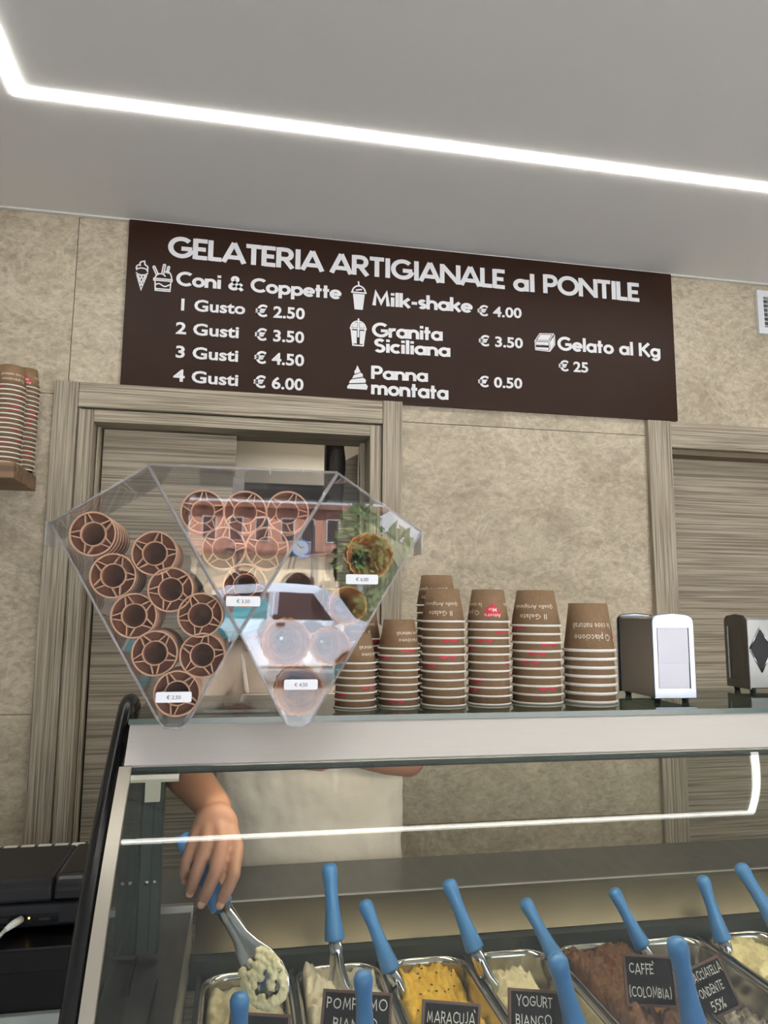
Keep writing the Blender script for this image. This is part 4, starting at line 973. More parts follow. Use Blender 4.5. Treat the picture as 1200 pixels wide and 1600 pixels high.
# ================================================================== NAPKIN DISPENSERS
def poly_round_top(hw, h, r):
    return [(-hw, 0), (hw, 0)] + arc(hw - r, h - r, r, r, 0, 60, 5) + [(0, h + 0.004)] + arc(-hw + r, h - r, r, r, 120, 180, 5)
def napkin_dispenser(loc, label, diamond=False, rz=0.0, hw=0.0385, h=0.152, dep=0.135):
    t = thing('napkin_dispenser', label, 'napkin dispenser', loc, 'steel napkin dispensers on the glass shelf', (0, 0, rz))
    z0 = 0.008
    for x in (-hw + 0.012, hw - 0.012):
        for y in (0.014, dep - 0.014):
            MB().lathe([(0.0, 0.0), (0.0052, 0.0), (0.0065, z0), (0.0, z0)], 12, Matrix.Translation((x, y, 0))).build('foot', M['rubber'], t, local=True)
    b = MB(); b.prism([(-hw + 0.003, z0), (hw - 0.003, z0), (hw - 0.003, h - 0.006), (hw - 0.008, h - 0.002), (-hw + 0.008, h - 0.002), (-hw + 0.003, h - 0.006)], 0.003, dep - 0.003)
    bevel(b.build('body', M['steel'] if not diamond else M['steel_dark'], t, local=True), 0.002)
    # two bowed face plates, each an open frame around the napkins
    for y0, y1, s in ((0.0, 0.003, -1), (dep - 0.003, dep, 1)):
        outer = [(-hw - 0.001, z0 - 0.001), (hw + 0.003, z0 - 0.001)] + [(p[0], p[1]) for p in arc(hw - 0.012, h - 0.012, 0.015, 0.013, 0, 80, 6)] + [(0, h + 0.004)] + [(p[0], p[1]) for p in arc(-hw + 0.012, h - 0.012, 0.013, 0.013, 100, 180, 6)]
        iw, zb, zt = hw - 0.0085, z0 + 0.016, h - 0.022
        inner = []
        for i, (ux, uz) in enumerate(outer):
            inner.append((max(-iw, min(iw, ux)), max(zb, min(zt, uz))))
        mb = MB(); n = len(outer)
        for yy in (y0 if s < 0 else y1, y1 if s < 0 else y0):
            pass
        f, k_ = (y0, y1) if s < 0 else (y1, y0)
        rs = [[Vector((p[0], k_, p[1])) for p in outer], [Vector((p[0], f + (0.0015 if s < 0 else -0.0015), p[1])) for p in outer], [Vector((p[0] * 0.96, f - s * -0.0 , p[1] * 0.985 + 0.001)) for p in outer],
              [Vector((p[0] * 1.02, f, p[1])) for p in inner], [Vector((p[0], k_, p[1])) for p in inner]]
        mb.rings(rs, cap=False, smooth=False); mb.build('face_frame', M['faceplate'] if not diamond else M['steel_dark'], t, local=True)
        if s < 0:
            nk = MB(); g = 0.30 * (zt - zb) + zb + 0.012
            nk.box(-iw + 0.001, iw - 0.001, 0.0014, 0.0030, zb, g); nk.build('napkin', mat('napkin_white', (228, 226, 234), 0.9), t, local=True)
            nk = MB(); nk.box(-iw + 0.001, iw - 0.001, 0.0006, 0.0028, g + 0.0004, zt - 0.0005); nk.build('napkin', mat('napkin_white_b', (224, 223, 231), 0.9, bump=0.002, scale=14), t, local=True)
    if diamond:
        d = [(0.125, 0.040), (0.101, 0.086), (0.125, 0.128), (0.149, 0.086)]
        x = -hw + 0.0028
        for i in range(4):
            a, c = d[i], d[(i + 1) % 4]
            MB().tube([(x, a[0] - 0.02, a[1]), (x, c[0] - 0.02, c[1])], 0.0014, 6).build('cutout_edge', M['chrome'], t, local=True)
        mb = MB(); mb.add([Vector((x - 0.0003, p[0] - 0.02, p[1])) for p in d] + [Vector((x + 0.0002, p[0] - 0.02, p[1])) for p in d], [(0, 1, 2, 3), (7, 6, 5, 4), (0, 4, 5, 1), (1, 5, 6, 2), (2, 6, 7, 3), (3, 7, 4, 0)])
        mb.build('cutout', M['black_matt'], t, local=True)
    return t
napkin_dispenser((0.7555, 1.213, SH), 'chrome napkin dispenser with white napkins right of the cups', rz=-0.03)
napkin_dispenser((1.137, 1.372, SH), 'dull steel napkin dispenser with diamond side cutout at the right edge', True, rz=1.50, dep=0.135)

# ================================================================== CONE DISPENSER
DT = 0.0151                                   # the whole dispenser leans a little towards the customer
DB = Vector((0.0, 1.10, SH))
disp = thing('cone_dispenser', 'clear acrylic cone dispenser of two kites and a middle wedge', 'cone dispenser', DB, rot=(DT, 0, 0))
DR = Matrix.Translation(DB) @ Matrix.Rotation(DT, 4, 'X') @ Matrix.Translation(-DB)
FY, BY = 1.020, 1.190                          # front and back of the boxes
A_, B_, TL, TR, C_ = (-0.1285, 1.716), (-0.2485, 1.637), (-0.098, 1.377), (-0.066, 1.372), (-0.001, 1.495)
Lk = [A_, B_, (-0.0985, 1.380), (-0.092, 1.3735), (-0.071, 1.3715), (-0.0640, 1.376), C_]
Rk = [(-p[0], p[1]) for p in Lk]
Mk = [(-0.1270, 1.7165), (0.1270, 1.7165), (0.0, 1.4975)]
def plate(pts, y0, y1, th, name, m, lab=None):
    """panel standing on the edge pts[0]-pts[1], from y0 to y1"""
    (x0, z0), (x1, z1) = pts; d = Vector((x1 - x0, z1 - z0)).normalized(); n_ = Vector((-d.y, d.x)) * th / 2
    mb = MB(); q = [Vector((x, y, z)) for (x, z) in ((x0 + n_.x, z0 + n_.y), (x1 + n_.x, z1 + n_.y), (x1 - n_.x, z1 - n_.y), (x0 - n_.x, z0 - n_.y)) for y in (y0, y1)]
    mb.add(q, [(0, 2, 3, 1), (2, 4, 5, 3), (4, 6, 7, 5), (6, 0, 1, 7), (0, 6, 4, 2), (1, 3, 5, 7)])
    return mb.build(name, m, disp)
def inset(poly, d):
    n = len(poly); out = []; cx_ = sum(p[0] for p in poly) / n; cz_ = sum(p[1] for p in poly) / n
    for x, z in poly:
        v = Vector((cx_ - x, cz_ - z)); L = v.length; out.append((x + v.x / L * d, z + v.y / L * d))
    return out
for nm, poly, yaw in (('left_front_pane', Lk, 0.062), ('middle_front_pane', Mk, 0.0), ('right_front_pane', Rk, -0.004)):
    sh_ = lambda x: math.tan(yaw) * (x - poly[-1][0]) if nm[0] == 'l' else (math.tan(yaw) * (x - poly[-1][0]))
    mb = MB(); n = len(poly)
    vs = [Vector((x, FY - sh_(x), z)) for x, z in poly]
    mb.add(vs + [v + Vector((0, 0.0025, 0)) for v in vs], [list(range(n)), [n + i for i in reversed(range(n))]] + [[(i + 1) % n, i, n + i, n + (i + 1) % n] for i in range(n)])
    mb.build(nm, M['acrylic'], disp)
    # bright bonded edge round each pane
    for i in range(n):
        a, b = vs[i], vs[(i + 1) % n]
        if (a - b).length < 0.012 or nm[0] == 'm' and i == 0: 
            if nm[0] != 'm': MB().tube([a + Vector((0, 0.001, 0)), b + Vector((0, 0.001, 0))], 0.0014, 6).build('edge', M['acrylic_edge'], disp)
            continue
        MB().tube([a + Vector((0, 0.0012, 0)), b + Vector((0, 0.0012, 0))], 0.0019, 6).build('edge', M['acrylic_edge'], disp)
plate((Mk[0], Mk[1]), FY, BY, 0.003, 'top_plate', M['acrylic'])
MB().tube([(-0.128, FY + 0.001, 1.717), (0.128, FY + 0.001, 1.717)], 0.0020, 6).build('edge', M['acrylic_edge'], disp)
for poly in (Lk, Rk):
    n = len(poly)
    for i in range(n):
        plate((poly[i], poly[(i + 1) % n]), FY + 0.012, BY, 0.0022, 'side_plate', M['acrylic'])
    mb = MB(); mb.prism([poly[1], poly[2], poly[3], poly[4], poly[5], poly[6], ((poly[0][0] + poly[6][0]) / 2, (poly[0][1] + poly[6][1]) / 2), ((poly[1][0] * 0.6 + poly[0][0] * 0.4), poly[1][1] - 0.01)], BY - 0.002, BY)
    mb.build('back_plate', M['acrylic'], disp)
for s in (-1, 1):
    MB().box(s * 0.2500 - 0.0012, s * 0.2500 + 0.0012, FY + 0.002, FY + 0.05, 1.606, 1.637).build('hinge_lug', M['acrylic_edge'], disp)
    MB().prism([(s * 0.2490, 1.637), (s * 0.2555, 1.634), (s * 0.2545, 1.608), (s * 0.2260, 1.600)], FY + 0.03, FY + 0.032).build('hinge_lug', M['acrylic'], disp)
MB().tube([(-0.008, FY + 0.06, 1.675), (-0.008, FY + 0.06, 1.714)], 0.0085, 14).build('hanging_post', M['acrylic_edge'], disp)
# foot of the stand on the glass shelf
MB().box(-0.115, 0.115, BY - 0.02, BY + 0.075, SH + 0.0004, SH + 0.0045).build('stand_foot', M['acrylic'], disp)
for s in (-1, 1): MB().box(s * 0.081 - 0.012, s * 0.081 + 0.012, BY - 0.002, BY + 0.003, SH + 0.0045, SH + 0.09).build('stand_upright', M['acrylic'], disp)
nf = (Vector((0, -1, 0)), Vector((0, 0, 1)))
for s, px, py in (('€ 2,50', 272, 1087), ('€ 3,50', 380, 938), ('€ 4,50', 470, 1068), ('€ 6,00', 565, 904)):
    p = at(px, py, FY - 0.001)
    if s == '€ 2,50': p.y -= 0.0042
    sticker(s, px, py, disp, wd=0.045, n=nf, o=p)

# wafer cones: mouth at local y = 0 facing -y, tail runs to +y
def ring_y(prof, seg=28):
    return [[Vector((r * math.cos(2 * PI * k / seg), y, r * math.sin(2 * PI * k / seg))) for k in range(seg)] for r, y in prof]
def wafer_meshes():
    b = MB(); R = 0.0300
    b.rings(ring_y([(R, 0.0), (R - 0.0004, 0.008), (R - 0.0012, 0.009), (R - 0.0012, 0.0125), (R - 0.0008, 0.0135), (R - 0.0016, 0.0190), (0.0172, 0.0205), (0.0160, 0.021), (0.0120, 0.080), (0.0, 0.080), (0.0, 0.0785), (0.0108, 0.0785), (0.0144, 0.021),
       (0.0152, 0.014), (R - 0.0030, 0.0125), (R - 0.0026, 0.0)]), cap=False)
    body = b.mesh('body', M['wafer'])
    w_ = MB()
    w_.rings(ring_y([(R + 0.0002, 0.0005), (R + 0.0002, -0.0006), (R - 0.0020, -0.0006), (R - 0.0022, 0.003), (R - 0.0018, 0.003)]), cap=False)
    w_.rings(ring_y([(0.0165, 0.013), (0.0165, 0.0006), (0.0154, 0.0006), (0.0154, 0.010)]), cap=False)
    ring = w_.mesh('mouth_ring', M['wafer_rim'])
    rb = MB(); n = 10
    for k in range(n):
        a0 = 2 * PI * k / n
        for da, db_ in (((0.0, 0.26),) if k % 2 else ((0.0, -0.26),)):
            p0 = Vector((math.cos(a0 + da), 0, math.sin(a0 + da))) * 0.0166; p1 = Vector((math.cos(a0 + db_ * 0.9), 0, math.sin(a0 + db_ * 0.9))) * (R - 0.0025)
            d = (p1 - p0).normalized(); s_ = Vector((-d.z, 0, d.x)) * 0.0007
            q = [p0 + s_, p1 + s_, p1 - s_, p0 - s_]
            rb.add([v + Vector((0, 0.0006, 0)) for v in q] + [v + Vector((0, 0.013, 0)) for v in q], [(0, 1, 2, 3), (0, 4, 5, 1), (1, 5, 6, 2), (2, 6, 7, 3), (3, 7, 4, 0)])
    ribs = rb.mesh('ribs', M['wafer_rim']); 
    return body, ring, ribs
WF = wafer_meshes()
def wafer_stack(x, z, y0, n, pitch, where, seed, group):
    rng = random.Random(seed)
    for i in range(n):
        p = DR @ Vector((x, y0 + i * pitch, z))
        nm_ = 'foremost' if i == 0 else ['second', 'third', 'fourth', 'fifth', 'sixth', 'seventh'][i - 1]
        t = thing('wafer_cone', '%s wafer cone of the nested stack %s' % (nm_, where), 'cone', p, group, (DT, 0, 0))
        sp = rng.uniform(0, 6.28)
        for nm, me in zip(('body', 'mouth_ring', 'ribs'), WF):
            if i > 0 and nm == 'ribs': continue
            o = bpy.data.objects.new(nm, me); COL.objects.link(o); o.parent = t; o.rotation_euler = (0, sp, 0)
            if nm == 'ribs': o['kind'] = 'stuff'
lw = ['at the upper left corner', 'highest in the left kite second column', 'second down the left wall', 'second in the left kite inner column', 'third down the left wall', 'at the inner right of the left kite', 'fourth down the left wall', 'lowest in the left kite inner column', 'at the left tip behind the price']
for i, (px, py, y0) in enumerate(((143, 832, 1.034), (241, 863, 1.034), (175, 898, 1.034), (266, 920, 1.034), (208, 961, 1.034), (313, 960, 1.034), (241, 1020, 1.034), (316, 1023, 1.036), (276, 1083, 1.030))):
    p = at(px, py, y0); wafer_stack(p.x, p.z, y0 + 0.062 * abs(p.x), 6 if i != 8 else 4, 0.0235 if i == 0 else 0.0215, lw[i], i, 'wafer cones in the left kite')
mw = ['top left of the wedge', 'top middle of the wedge', 'top right of the wedge', 'left in the wedge second row', 'right in the wedge second row', 'lowest in the wedge']
for i, (px, py) in enumerate(((317, 799), (383, 800), (449, 800), (350, 856), (417, 856), (383, 914))):
    p = at(px, py, 1.045); wafer_stack(p.x, p.z, 1.045, 3, 0.0215, mw[i], 20 + i, 'wafer cones in the middle wedge')

def waffle_mesh(R, L):
    b = MB(); rs = []; seg = 48
    prof = [(1.0, 0.0), (0.93, 0.10), (0.78, 0.30), (0.52, 0.65), (0.16, 1.0), (0.10, 1.0), (0.48, 0.64), (0.74, 0.30), (0.89, 0.10), (0.955, 0.0)]
    for r, h in prof:
        ring = []
        for k in range(seg):
            a = 2 * PI * k / seg; wob = (1 - h) * (0.035 * math.sin(a * 19) * (1 if h < 0.05 else 0.2) + 0.02 * math.sin(a * 3 + 1))
            diag = 0.012 * (abs(math.sin(a * 8 + h * 14)) + abs(math.sin(a * 8 - h * 14))) if 0.05 < h < 0.98 else 0
            ring.append(Vector((R * (r + wob * r + diag) * math.cos(a), h * L + (0.002 * math.sin(a * 11 + 2) if h == 0 else 0), R * (r + wob * r + diag) * math.sin(a))))
        rs.append(ring)
    rs.append(rs[0]); b.rings(rs, cap=False); return b
wm = waffle_mesh(0.0335, 0.125).mesh('waffle_cone', M['waffle']); wm2 = waffle_mesh(0.0270, 0.115).mesh('waffle_cone', M['waffle'])
for i, (px, py, me, n, where) in enumerate(((577, 868, wm, 4, 'behind the 6,00 price sticker'), (543, 945, wm2, 4, 'second down the right wall of the right kite'), (516, 1008, wm2, 3, 'third down the right wall of the right kite'),
                                     (467, 1078, wm, 4, 'at the right tip behind the 4,50 price'), (447, 1003, wm, 3, 'in the middle of the right kite'))):
    p = at(px, py, 1.045)
    for k in range(n):
        o = bpy.data.objects.new('waffle_cone', me); COL.objects.link(o); o.location = DR @ Vector((p.x, 1.045 + k * 0.0085, p.z)); o.rotation_euler = (DT, k * 0.7, 0)
        tag(o, '%s waffle cone of the stack %s' % (('foremost', 'second', 'third', 'fourth')[k], where), 'cone', 'waffle cones in the right kite')
# turquoise cloth stuffed below the wedge, crumbs under the dispenser
rng = random.Random(31); mb = MB()
for k in range(150):
    a, r_ = rng.random() * 6.28, abs(rng.gauss(0, 0.022)); q = rng.uniform(0.0006, 0.0016)
    mb.lathe([(0, q), (q, 0.2 * q), (q * 0.6, -0.0), (0, 0)], 5, Matrix.Translation((0.006 + 1.5 * r_ * math.cos(a), 1.275 + 1.2 * r_ * math.sin(a), SH + 0.0003)))
tag(mb.build('wafer_crumbs', M['crumb'], fix=False), 'scatter of brown wafer crumbs on the glass shelf between the two dispenser tips', 'crumbs', kind='stuff')

# ================================================================== SERVER
def bake(mb, name, m, parent, voxel, smooth=4, factor=0.5):
    o = mb.build(name, m, parent)
    md = o.modifiers.new('r', 'REMESH'); md.mode = 'VOXEL'; md.voxel_size = voxel; md.use_smooth_shade = True
    ms = o.modifiers.new('s', 'SMOOTH'); ms.iterations = smooth; ms.factor = factor
    dg = bpy.context.evaluated_depsgraph_get(); dg.update()
    me = bpy.data.meshes.new_from_object(o.evaluated_get(dg)); o.modifiers.clear(); o.data = me; me.name = name
    me.polygons.foreach_set('use_smooth', [True] * len(me.polygons))
    return o
def ball(mb, c, rx, ry=None, rz=None, rot=None, seg=18):
    ry = ry or rx; rz = rz or rx
    m = Matrix.Translation(c) @ (rot or Matrix()) @ Matrix.Diagonal((rx, ry, rz, 1)); n = 12
    return mb.lathe([(math.sin(PI * (0.01 + 0.98 * k / n)), math.cos(PI * (0.01 + 0.98 * k / n))) for k in range(n + 1)], seg, m, cap=True)
def chain(mb, pts, seg=16):
    for i, (p, r) in enumerate(pts):
        ball(mb, p, r, seg=seg)
        if i: 
            q, r0 = pts[i - 1]; mb.tube([q, p], [r0, r], seg)
V3 = Vector
person = thing('person', 'person in beige polo, white apron and turquoise face mask scooping gelato behind the case', 'person', (0.19, 1.87, 0))
HC = V3((-0.024, 1.790, 1.572)); HT = Matrix.Rotation(0.30, 4, 'X') @ Matrix.Rotation(-0.08, 4, 'Y')
W_ = at(335, 1262, 1.255); EL = at(250, 1158, 1.50); SR = V3((-0.045, 1.835, 1.430))
bd = MB()
chain(bd, [(V3((0.19, 1.88, 0.95)), 0.13), (V3((0.185, 1.87, 1.12)), 0.12), (V3((0.15, 1.86, 1.30)), 0.115), (V3((0.12, 1.85, 1.40)), 0.07), (V3((0.06, 1.835, 1.455)), 0.054), (V3((0.005, 1.82, 1.495)), 0.054)])
chain(bd, [(V3((0.12, 1.85, 1.40)), 0.065), (SR, 0.055), ((SR + EL) / 2, 0.048), (EL, 0.042), (EL.lerp(W_, 0.30), 0.0415), (EL.lerp(W_, 0.65), 0.034), (W_, 0.0265)], 20)
SL, ELL, WL = V3((0.305, 1.86, 1.435)), V3((0.388, 1.72, 1.192)), V3((0.255, 1.635, 1.222))
chain(bd, [(V3((0.12, 1.85, 1.40)), 0.065), (SL, 0.055), ((SL + ELL) / 2, 0.048), (ELL, 0.040), (ELL.lerp(WL, 0.4), 0.039), (WL, 0.028)], 20)
for s, x in ((-1, 0.10), (1, 0.28)):
    chain(bd, [(V3((x, 1.89, 0.90)), 0.085), (V3((x - 0.01 * s, 1.88, 0.50)), 0.055), (V3((x, 1.90, 0.10)), 0.036), (V3((x, 1.82, 0.04)), 0.036)])
# head with jaw, nose, ears
ball(bd, HC + V3((0, 0.01, 0.025)), 0.076, 0.094, 0.095, HT, 28)
ball(bd, HC + HT @ V3((0, -0.022, -0.050)), 0.058, 0.068, 0.062, HT, 24)
ball(bd, HC + HT @ V3((0, -0.096, -0.012)), 0.013, 0.016, 0.024, HT)
for s in (-1, 1):
    ball(bd, HC + HT @ V3((s * 0.079, 0.012, -0.008)), 0.009, 0.018, 0.030, HT)
    ball(bd, HC + HT @ V3((s * 0.032, -0.078, 0.034)), 0.026, 0.012, 0.008, HT)
# right hand
FG = [[(370, 1322, 1.207, .0132), (365, 1366, 1.180, .0122), (353, 1394, 1.175, .0110), (344, 1411, 1.180, .0096)],
      [(347, 1316, 1.200, .0135), (336, 1364, 1.178, .0124), (324, 1392, 1.175, .0110), (315, 1410, 1.182, .0097)],
      [(323, 1316, 1.205, .0132), (309, 1358, 1.190, .0120), (301, 1382, 1.190, .0106), (297, 1394, 1.197, .0092)],
      [(302, 1318, 1.217, .0120), (291, 1348, 1.207, .0108), (288, 1364, 1.208, .0096), (290, 1374, 1.214, .0084)]]
tips = []
hand_c = at(338, 1292, 1.228)
for f in FG:
    P_ = [(at(a, b, c), r * 0.85) for a, b, c, r in f]; tips.append(P_)
    chain(bd, [(W_ + (P_[0][0] - W_) * 0.12, 0.020), (W_.lerp(P_[0][0], 0.55), 0.0175)] + P_, 16)
ball(bd, hand_c, 0.034, 0.017, 0.036)
chain(bd, [(W_ + V3((0.004, 0.006, -0.01)), 0.021), (at(354, 1312, 1.252), 0.0165), (at(352, 1350, 1.262), 0.0135), (at(340, 1384, 1.246), 0.0115)], 16)
# left hand, half closed
HL = WL + V3((-0.055, -0.02, 0.012))
chain(bd, [(WL, 0.028), (HL, 0.026)])
for k in range(4):
    b0 = HL + V3((-0.022, -0.012, 0.030 - 0.020 * k)); chain(bd, [(HL + V3((0, 0, 0.02 - 0.014 * k)), 0.014), (b0, 0.0105), (b0 + V3((-0.030, 0.012, 0)), 0.0095), (b0 + V3((-0.026, 0.036, 0.0)), 0.0085)], 12)
chain(bd, [(WL + V3((-0.02, 0.0, 0.015)), 0.015), (HL + V3((-0.005, 0.03, 0.035)), 0.012), (HL + V3((-0.03, 0.045, 0.035)), 0.0105)], 12)
body = bake(bd, 'body', M['skin'], person, 0.0030, 5)
for P_ in tips:
    d = (P_[3][0] - P_[2][0]).normalized(); c = P_[3][0] + d * 0.001 + V3((0, -P_[3][1] * 0.86, 0)); 
    x = d.cross(V3((0, 1, 0))).normalized(); m_ = Matrix((x, V3((0, 1, 0)), d)).transposed().to_4x4()
    mb = MB(); mb.lathe([(0.0, 0.0018), (0.7, 0.0012), (1.0, 0.0)], 14, Matrix.Translation(c) @ m_ @ Matrix.Diagonal((0.0064, 0, 0.0075, 1)) if False else Matrix.Translation(c) @ m_ @ Matrix.Rotation(PI / 2, 4, 'X') @ Matrix.Diagonal((0.0062, 0.0078, 1, 1)), cap=True)
    mb.build('fingernail', M['nail'], person)
for s in (-1, 1):
    e = MB(); ball(e, HC + HT @ V3((s * 0.030, -0.078, 0.018)), 0.0115); e.build('eye', M['rim'], person)
    e = MB(); ball(e, HC + HT @ V3((s * 0.030, -0.0868, 0.016)), 0.0046, 0.003, 0.0046); e.build('pupil', M['seed'], person)
# hair
hr = MB(); rs = []
for i in range(13):
    ph = PI * 0.02 + PI * 0.60 * i / 12; ring = []
    for k in range(36):
        a = 2 * PI * k / 36; front = max(0, -math.sin(a)) ; cut = 1.0 - 0.42 * front ** 1.5
        p = ph * cut; q = V3((0.083 * math.sin(p) * math.cos(a), 0.101 * math.sin(p) * math.sin(a), 0.103 * math.cos(p))) * (1 + 0.02 * noise.noise(V3((a * 3, p * 6, 2))))
        ring.append(HC + V3((0, 0.012, 0.027)) + HT @ q)
    rs.append(ring)
hr.rings(rs).build('hair', M['hair'], person)
# face mask: pleated shell hooked over the ears
mk = MB(); rs = []
for i in range(17):
    v = i / 16; ring = []
    for k in range(25):
        a = math.radians(-78 + 156 * k / 24); pz = 0.000 - 0.088 * v; bulge = 0.103 + 0.020 * math.sin(PI * min(1, v * 1.05)) + 0.0026 * (1 if i % 4 in (1, 2) else 0) - 0.012 * v
        ring.append(HC + HT @ V3((bulge * 0.76 * math.sin(a), -bulge * (0.25 + 0.75 * math.cos(a)) + 0.004, pz)))
    rs.append(ring)
mk.rings(rs, cap=False, closed=False); mko = mk.build('face_mask', M['mask'], person)
md = mko.modifiers.new('s', 'SOLIDIFY'); md.thickness = 0.0015
mb = MB().tube([p + HT @ V3((0, -0.001, 0.001)) for p in rs[0]], 0.0035, 6); mb.build('mask_edge', M['strap'], mko)
for s in (-1, 1): MB().tube([HC + HT @ V3((s * 0.076, -0.030, -0.01)), HC + HT @ V3((s * 0.086, 0.012, 0.016)), HC + HT @ V3((s * 0.088, 0.026, -0.015)), HC + HT @ V3((s * 0.074, -0.028, -0.075))], 0.0014, 6).build('ear_loop', M['strap'], mko)
tx2 = bpy.data.textures.new('apron_fold', 'CLOUDS'); tx2.noise_scale = 0.09
# polo shirt
sh = MB(); rs = []
for z, cx_, cy_, rx, ry in ((0.86, 0.19, 1.885, 0.190, 0.130), (1.00, 0.19, 1.88, 0.192, 0.132), (1.12, 0.185, 1.87, 0.196, 0.132), (1.24, 0.168, 1.862, 0.204, 0.134), (1.34, 0.150, 1.858, 0.206, 0.130), (1.41, 0.138, 1.855, 0.188, 0.112), (1.445, 0.115, 1.85, 0.140, 0.088), (1.465, 0.085, 1.846, 0.085, 0.072), (1.478, 0.065, 1.842, 0.068, 0.064)):
    rs.append([V3((cx_ + rx * math.copysign(abs(math.cos(a)) ** 0.85, math.cos(a)), cy_ + ry * math.copysign(abs(math.sin(a)) ** 0.9, math.sin(a)), z)) for a in [2 * PI * k / 40 for k in range(40)]])
sh.rings(rs)
chain(sh, [(V3((0.06, 1.855, 1.405)), 0.075), (SR, 0.071), (SR.lerp(EL, 0.45), 0.063), (SR.lerp(EL, 0.62), 0.061)], 20)
chain(sh, [(V3((0.22, 1.86, 1.405)), 0.075), (SL, 0.071), (SL.lerp(ELL, 0.45), 0.064), (SL.lerp(ELL, 0.60), 0.060)], 20)
sho = bake(sh, 'polo_shirt', M['shirt'], person, 0.008, 5)
tx = bpy.data.textures.new('fold', 'CLOUDS'); tx.noise_scale = 0.11
md = sho.modifiers.new('folds', 'DISPLACE'); md.texture = tx; md.strength = 0.022; md.mid_level = 0.5
cl = MB(); rs = []
for z, r_ in ((1.448, 0.076), (1.476, 0.072), (1.486, 0.068), (1.478, 0.081), (1.450, 0.091), (1.448, 0.087)):
    rs.append([V3((0.062 + r_ * math.cos(a), 1.842 + r_ * 0.95 * math.sin(a), z - 0.018 * max(0, -math.sin(a)))) for a in [2 * PI * k / 30 for k in range(30)]])
cl.rings(rs, cap=False).build('collar', M['shirt'], person)
# apron with bib and ties
ap = MB(); rs = []
for i in range(19):
    z = 1.34 - 0.62 * i / 18; hw = 0.62 if z > 1.24 else 1.28; k_ = min(1, max(0, (1.30 - z) / 0.14)); hw = 0.72 + 0.62 * k_
    cx_ = 0.152 + 0.038 * min(1, (1.34 - z) / 0.3); ring = []
    for k in range(33):
        a = -PI / 2 + hw * (k / 16 - 1); R_ = 1 + 0.014 * noise.noise(V3((k * 0.35, i * 0.3, 9)))
        ring.append(V3((cx_ + 0.218 * R_ * math.cos(a), 1.872 + 0.152 * R_ * math.sin(a) - 0.004 * math.sin(k * 0.9) * (i / 18), z)))
    rs.append(ring)
ap.rings(rs, cap=False, closed=False); apo = ap.build('apron', M['apron'], person)
md = apo.modifiers.new('ss', 'SUBSURF'); md.levels = 2; md.render_levels = 2
md = apo.modifiers.new('folds', 'DISPLACE'); md.texture = tx2; md.strength = 0.022; md.mid_level = 0.35
md = apo.modifiers.new('s', 'SOLIDIFY'); md.thickness = 0.002
for s, x in ((-1, 0.03), (1, 0.26)): MB().tube([V3((0.152 + s * 0.13, 1.745, 1.34)), V3((0.11 + s * 0.10, 1.76, 1.41)), V3((0.07 + s * 0.082, 1.80, 1.468)), V3((0.07, 1.93, 1.46))], 0.0055, 6).build('neck_strap', M['apron'], apo)
tr = MB()
for x in (0.10, 0.28): chain(tr, [(V3((x, 1.89, 0.92)), 0.10), (V3((x, 1.88, 0.50)), 0.072), (V3((x, 1.90, 0.12)), 0.056)])
ball(tr, V3((0.19, 1.885, 0.92)), 0.185, 0.125, 0.10); bake(tr, 'trousers', M['trousers'], person, 0.01, 3)
for x in (0.10, 0.28): sb = MB(); ball(sb, V3((x, 1.84, 0.045)), 0.05, 0.12, 0.045); sb.build('shoe', M['rubber'], person)

# ================================================================== LEFT COUNTER AND RECEIPT PRINTER
t = thing('black_counter', 'glossy black counter at the lower left under the black printer', 'counter', (-0.7, 1.45, 0))
bb(-1.20, -0.182, 1.240, 1.752, 0.995, 1.030, 'top', M['counter'], t, bv=0.004)
bb(-1.20, -0.190, 1.255, 1.75, 0.938, 0.9945, 'front_panel', M['counter'], t)
bb(-1.20, -0.190, 1.245, 1.75, 0.922, 0.9375, 'light_ledge', mat('pale_ledge', (150, 156, 152), 0.5), t)
bb(-1.20, -0.190, 1.27, 1.75, 0.0, 0.9215, 'carcass', M['counter'], t)
t = thing('receipt_printer', 'matt black receipt printer with rounded right end on the black counter', 'printer', (-0.36, 1.36, 1.030))
def rprof(y0, y1, z0, z1, r):
    return [(y0, z0), (y1, z0)] + arc(y1 - r, z1 - r, r, r, 0, 90, 6) + arc(y0 + r, z1 - r, r, r, 90, 180, 6)
def slab(poly, x0, x1, name, m):
    mb = MB(); n = len(poly)
    mb.add([V3((x0, y, z)) for y, z in poly] + [V3((x1, y, z)) for y, z in poly], [list(range(n)), [n + i for i in reversed(range(n))]] + [[(i + 1) % n, i, n + i, n + (i + 1) % n] for i in range(n)])
    return bevel(mb.build(name, m, t), 0.006, 3)
slab(rprof(1.302, 1.475, 1.0355, 1.0725, 0.008), -0.50, -0.232, 'lower_case', M['black_matt'])
slab(rprof(1.298, 1.485, 1.0732, 1.108, 0.016), -0.50, -0.272, 'lid', M['black_matt'])
slab(rprof(1.296, 1.484, 1.0730, 1.111, 0.022), -0.2715, -0.2225, 'end_cheek', M['black'])
bb(-0.495, -0.262, 1.3005, 1.3018, 1.042, 1.056, 'port_panel', M['black'], t, bv=0.0)
bb(-0.350, -0.333, 1.2995, 1.3004, 1.046, 1.053, 'port', M['black_matt'], t)
bb(-0.290, -0.272, 1.2995, 1.3004, 1.047, 1.051, 'slot', M['rubber'], t)
bb(-0.3055, -0.303, 1.2995, 1.3004, 1.050, 1.0525, 'status_light', emit('amber_led', (255, 180, 40), 4), t)
mb = MB().box(-0.0005, 0.0008, -0.028, 0.028, -0.011, 0.011, Matrix.Translation((-0.2316, 1.345, 1.054))); mb.build('rating_label', M['sticker'], t)
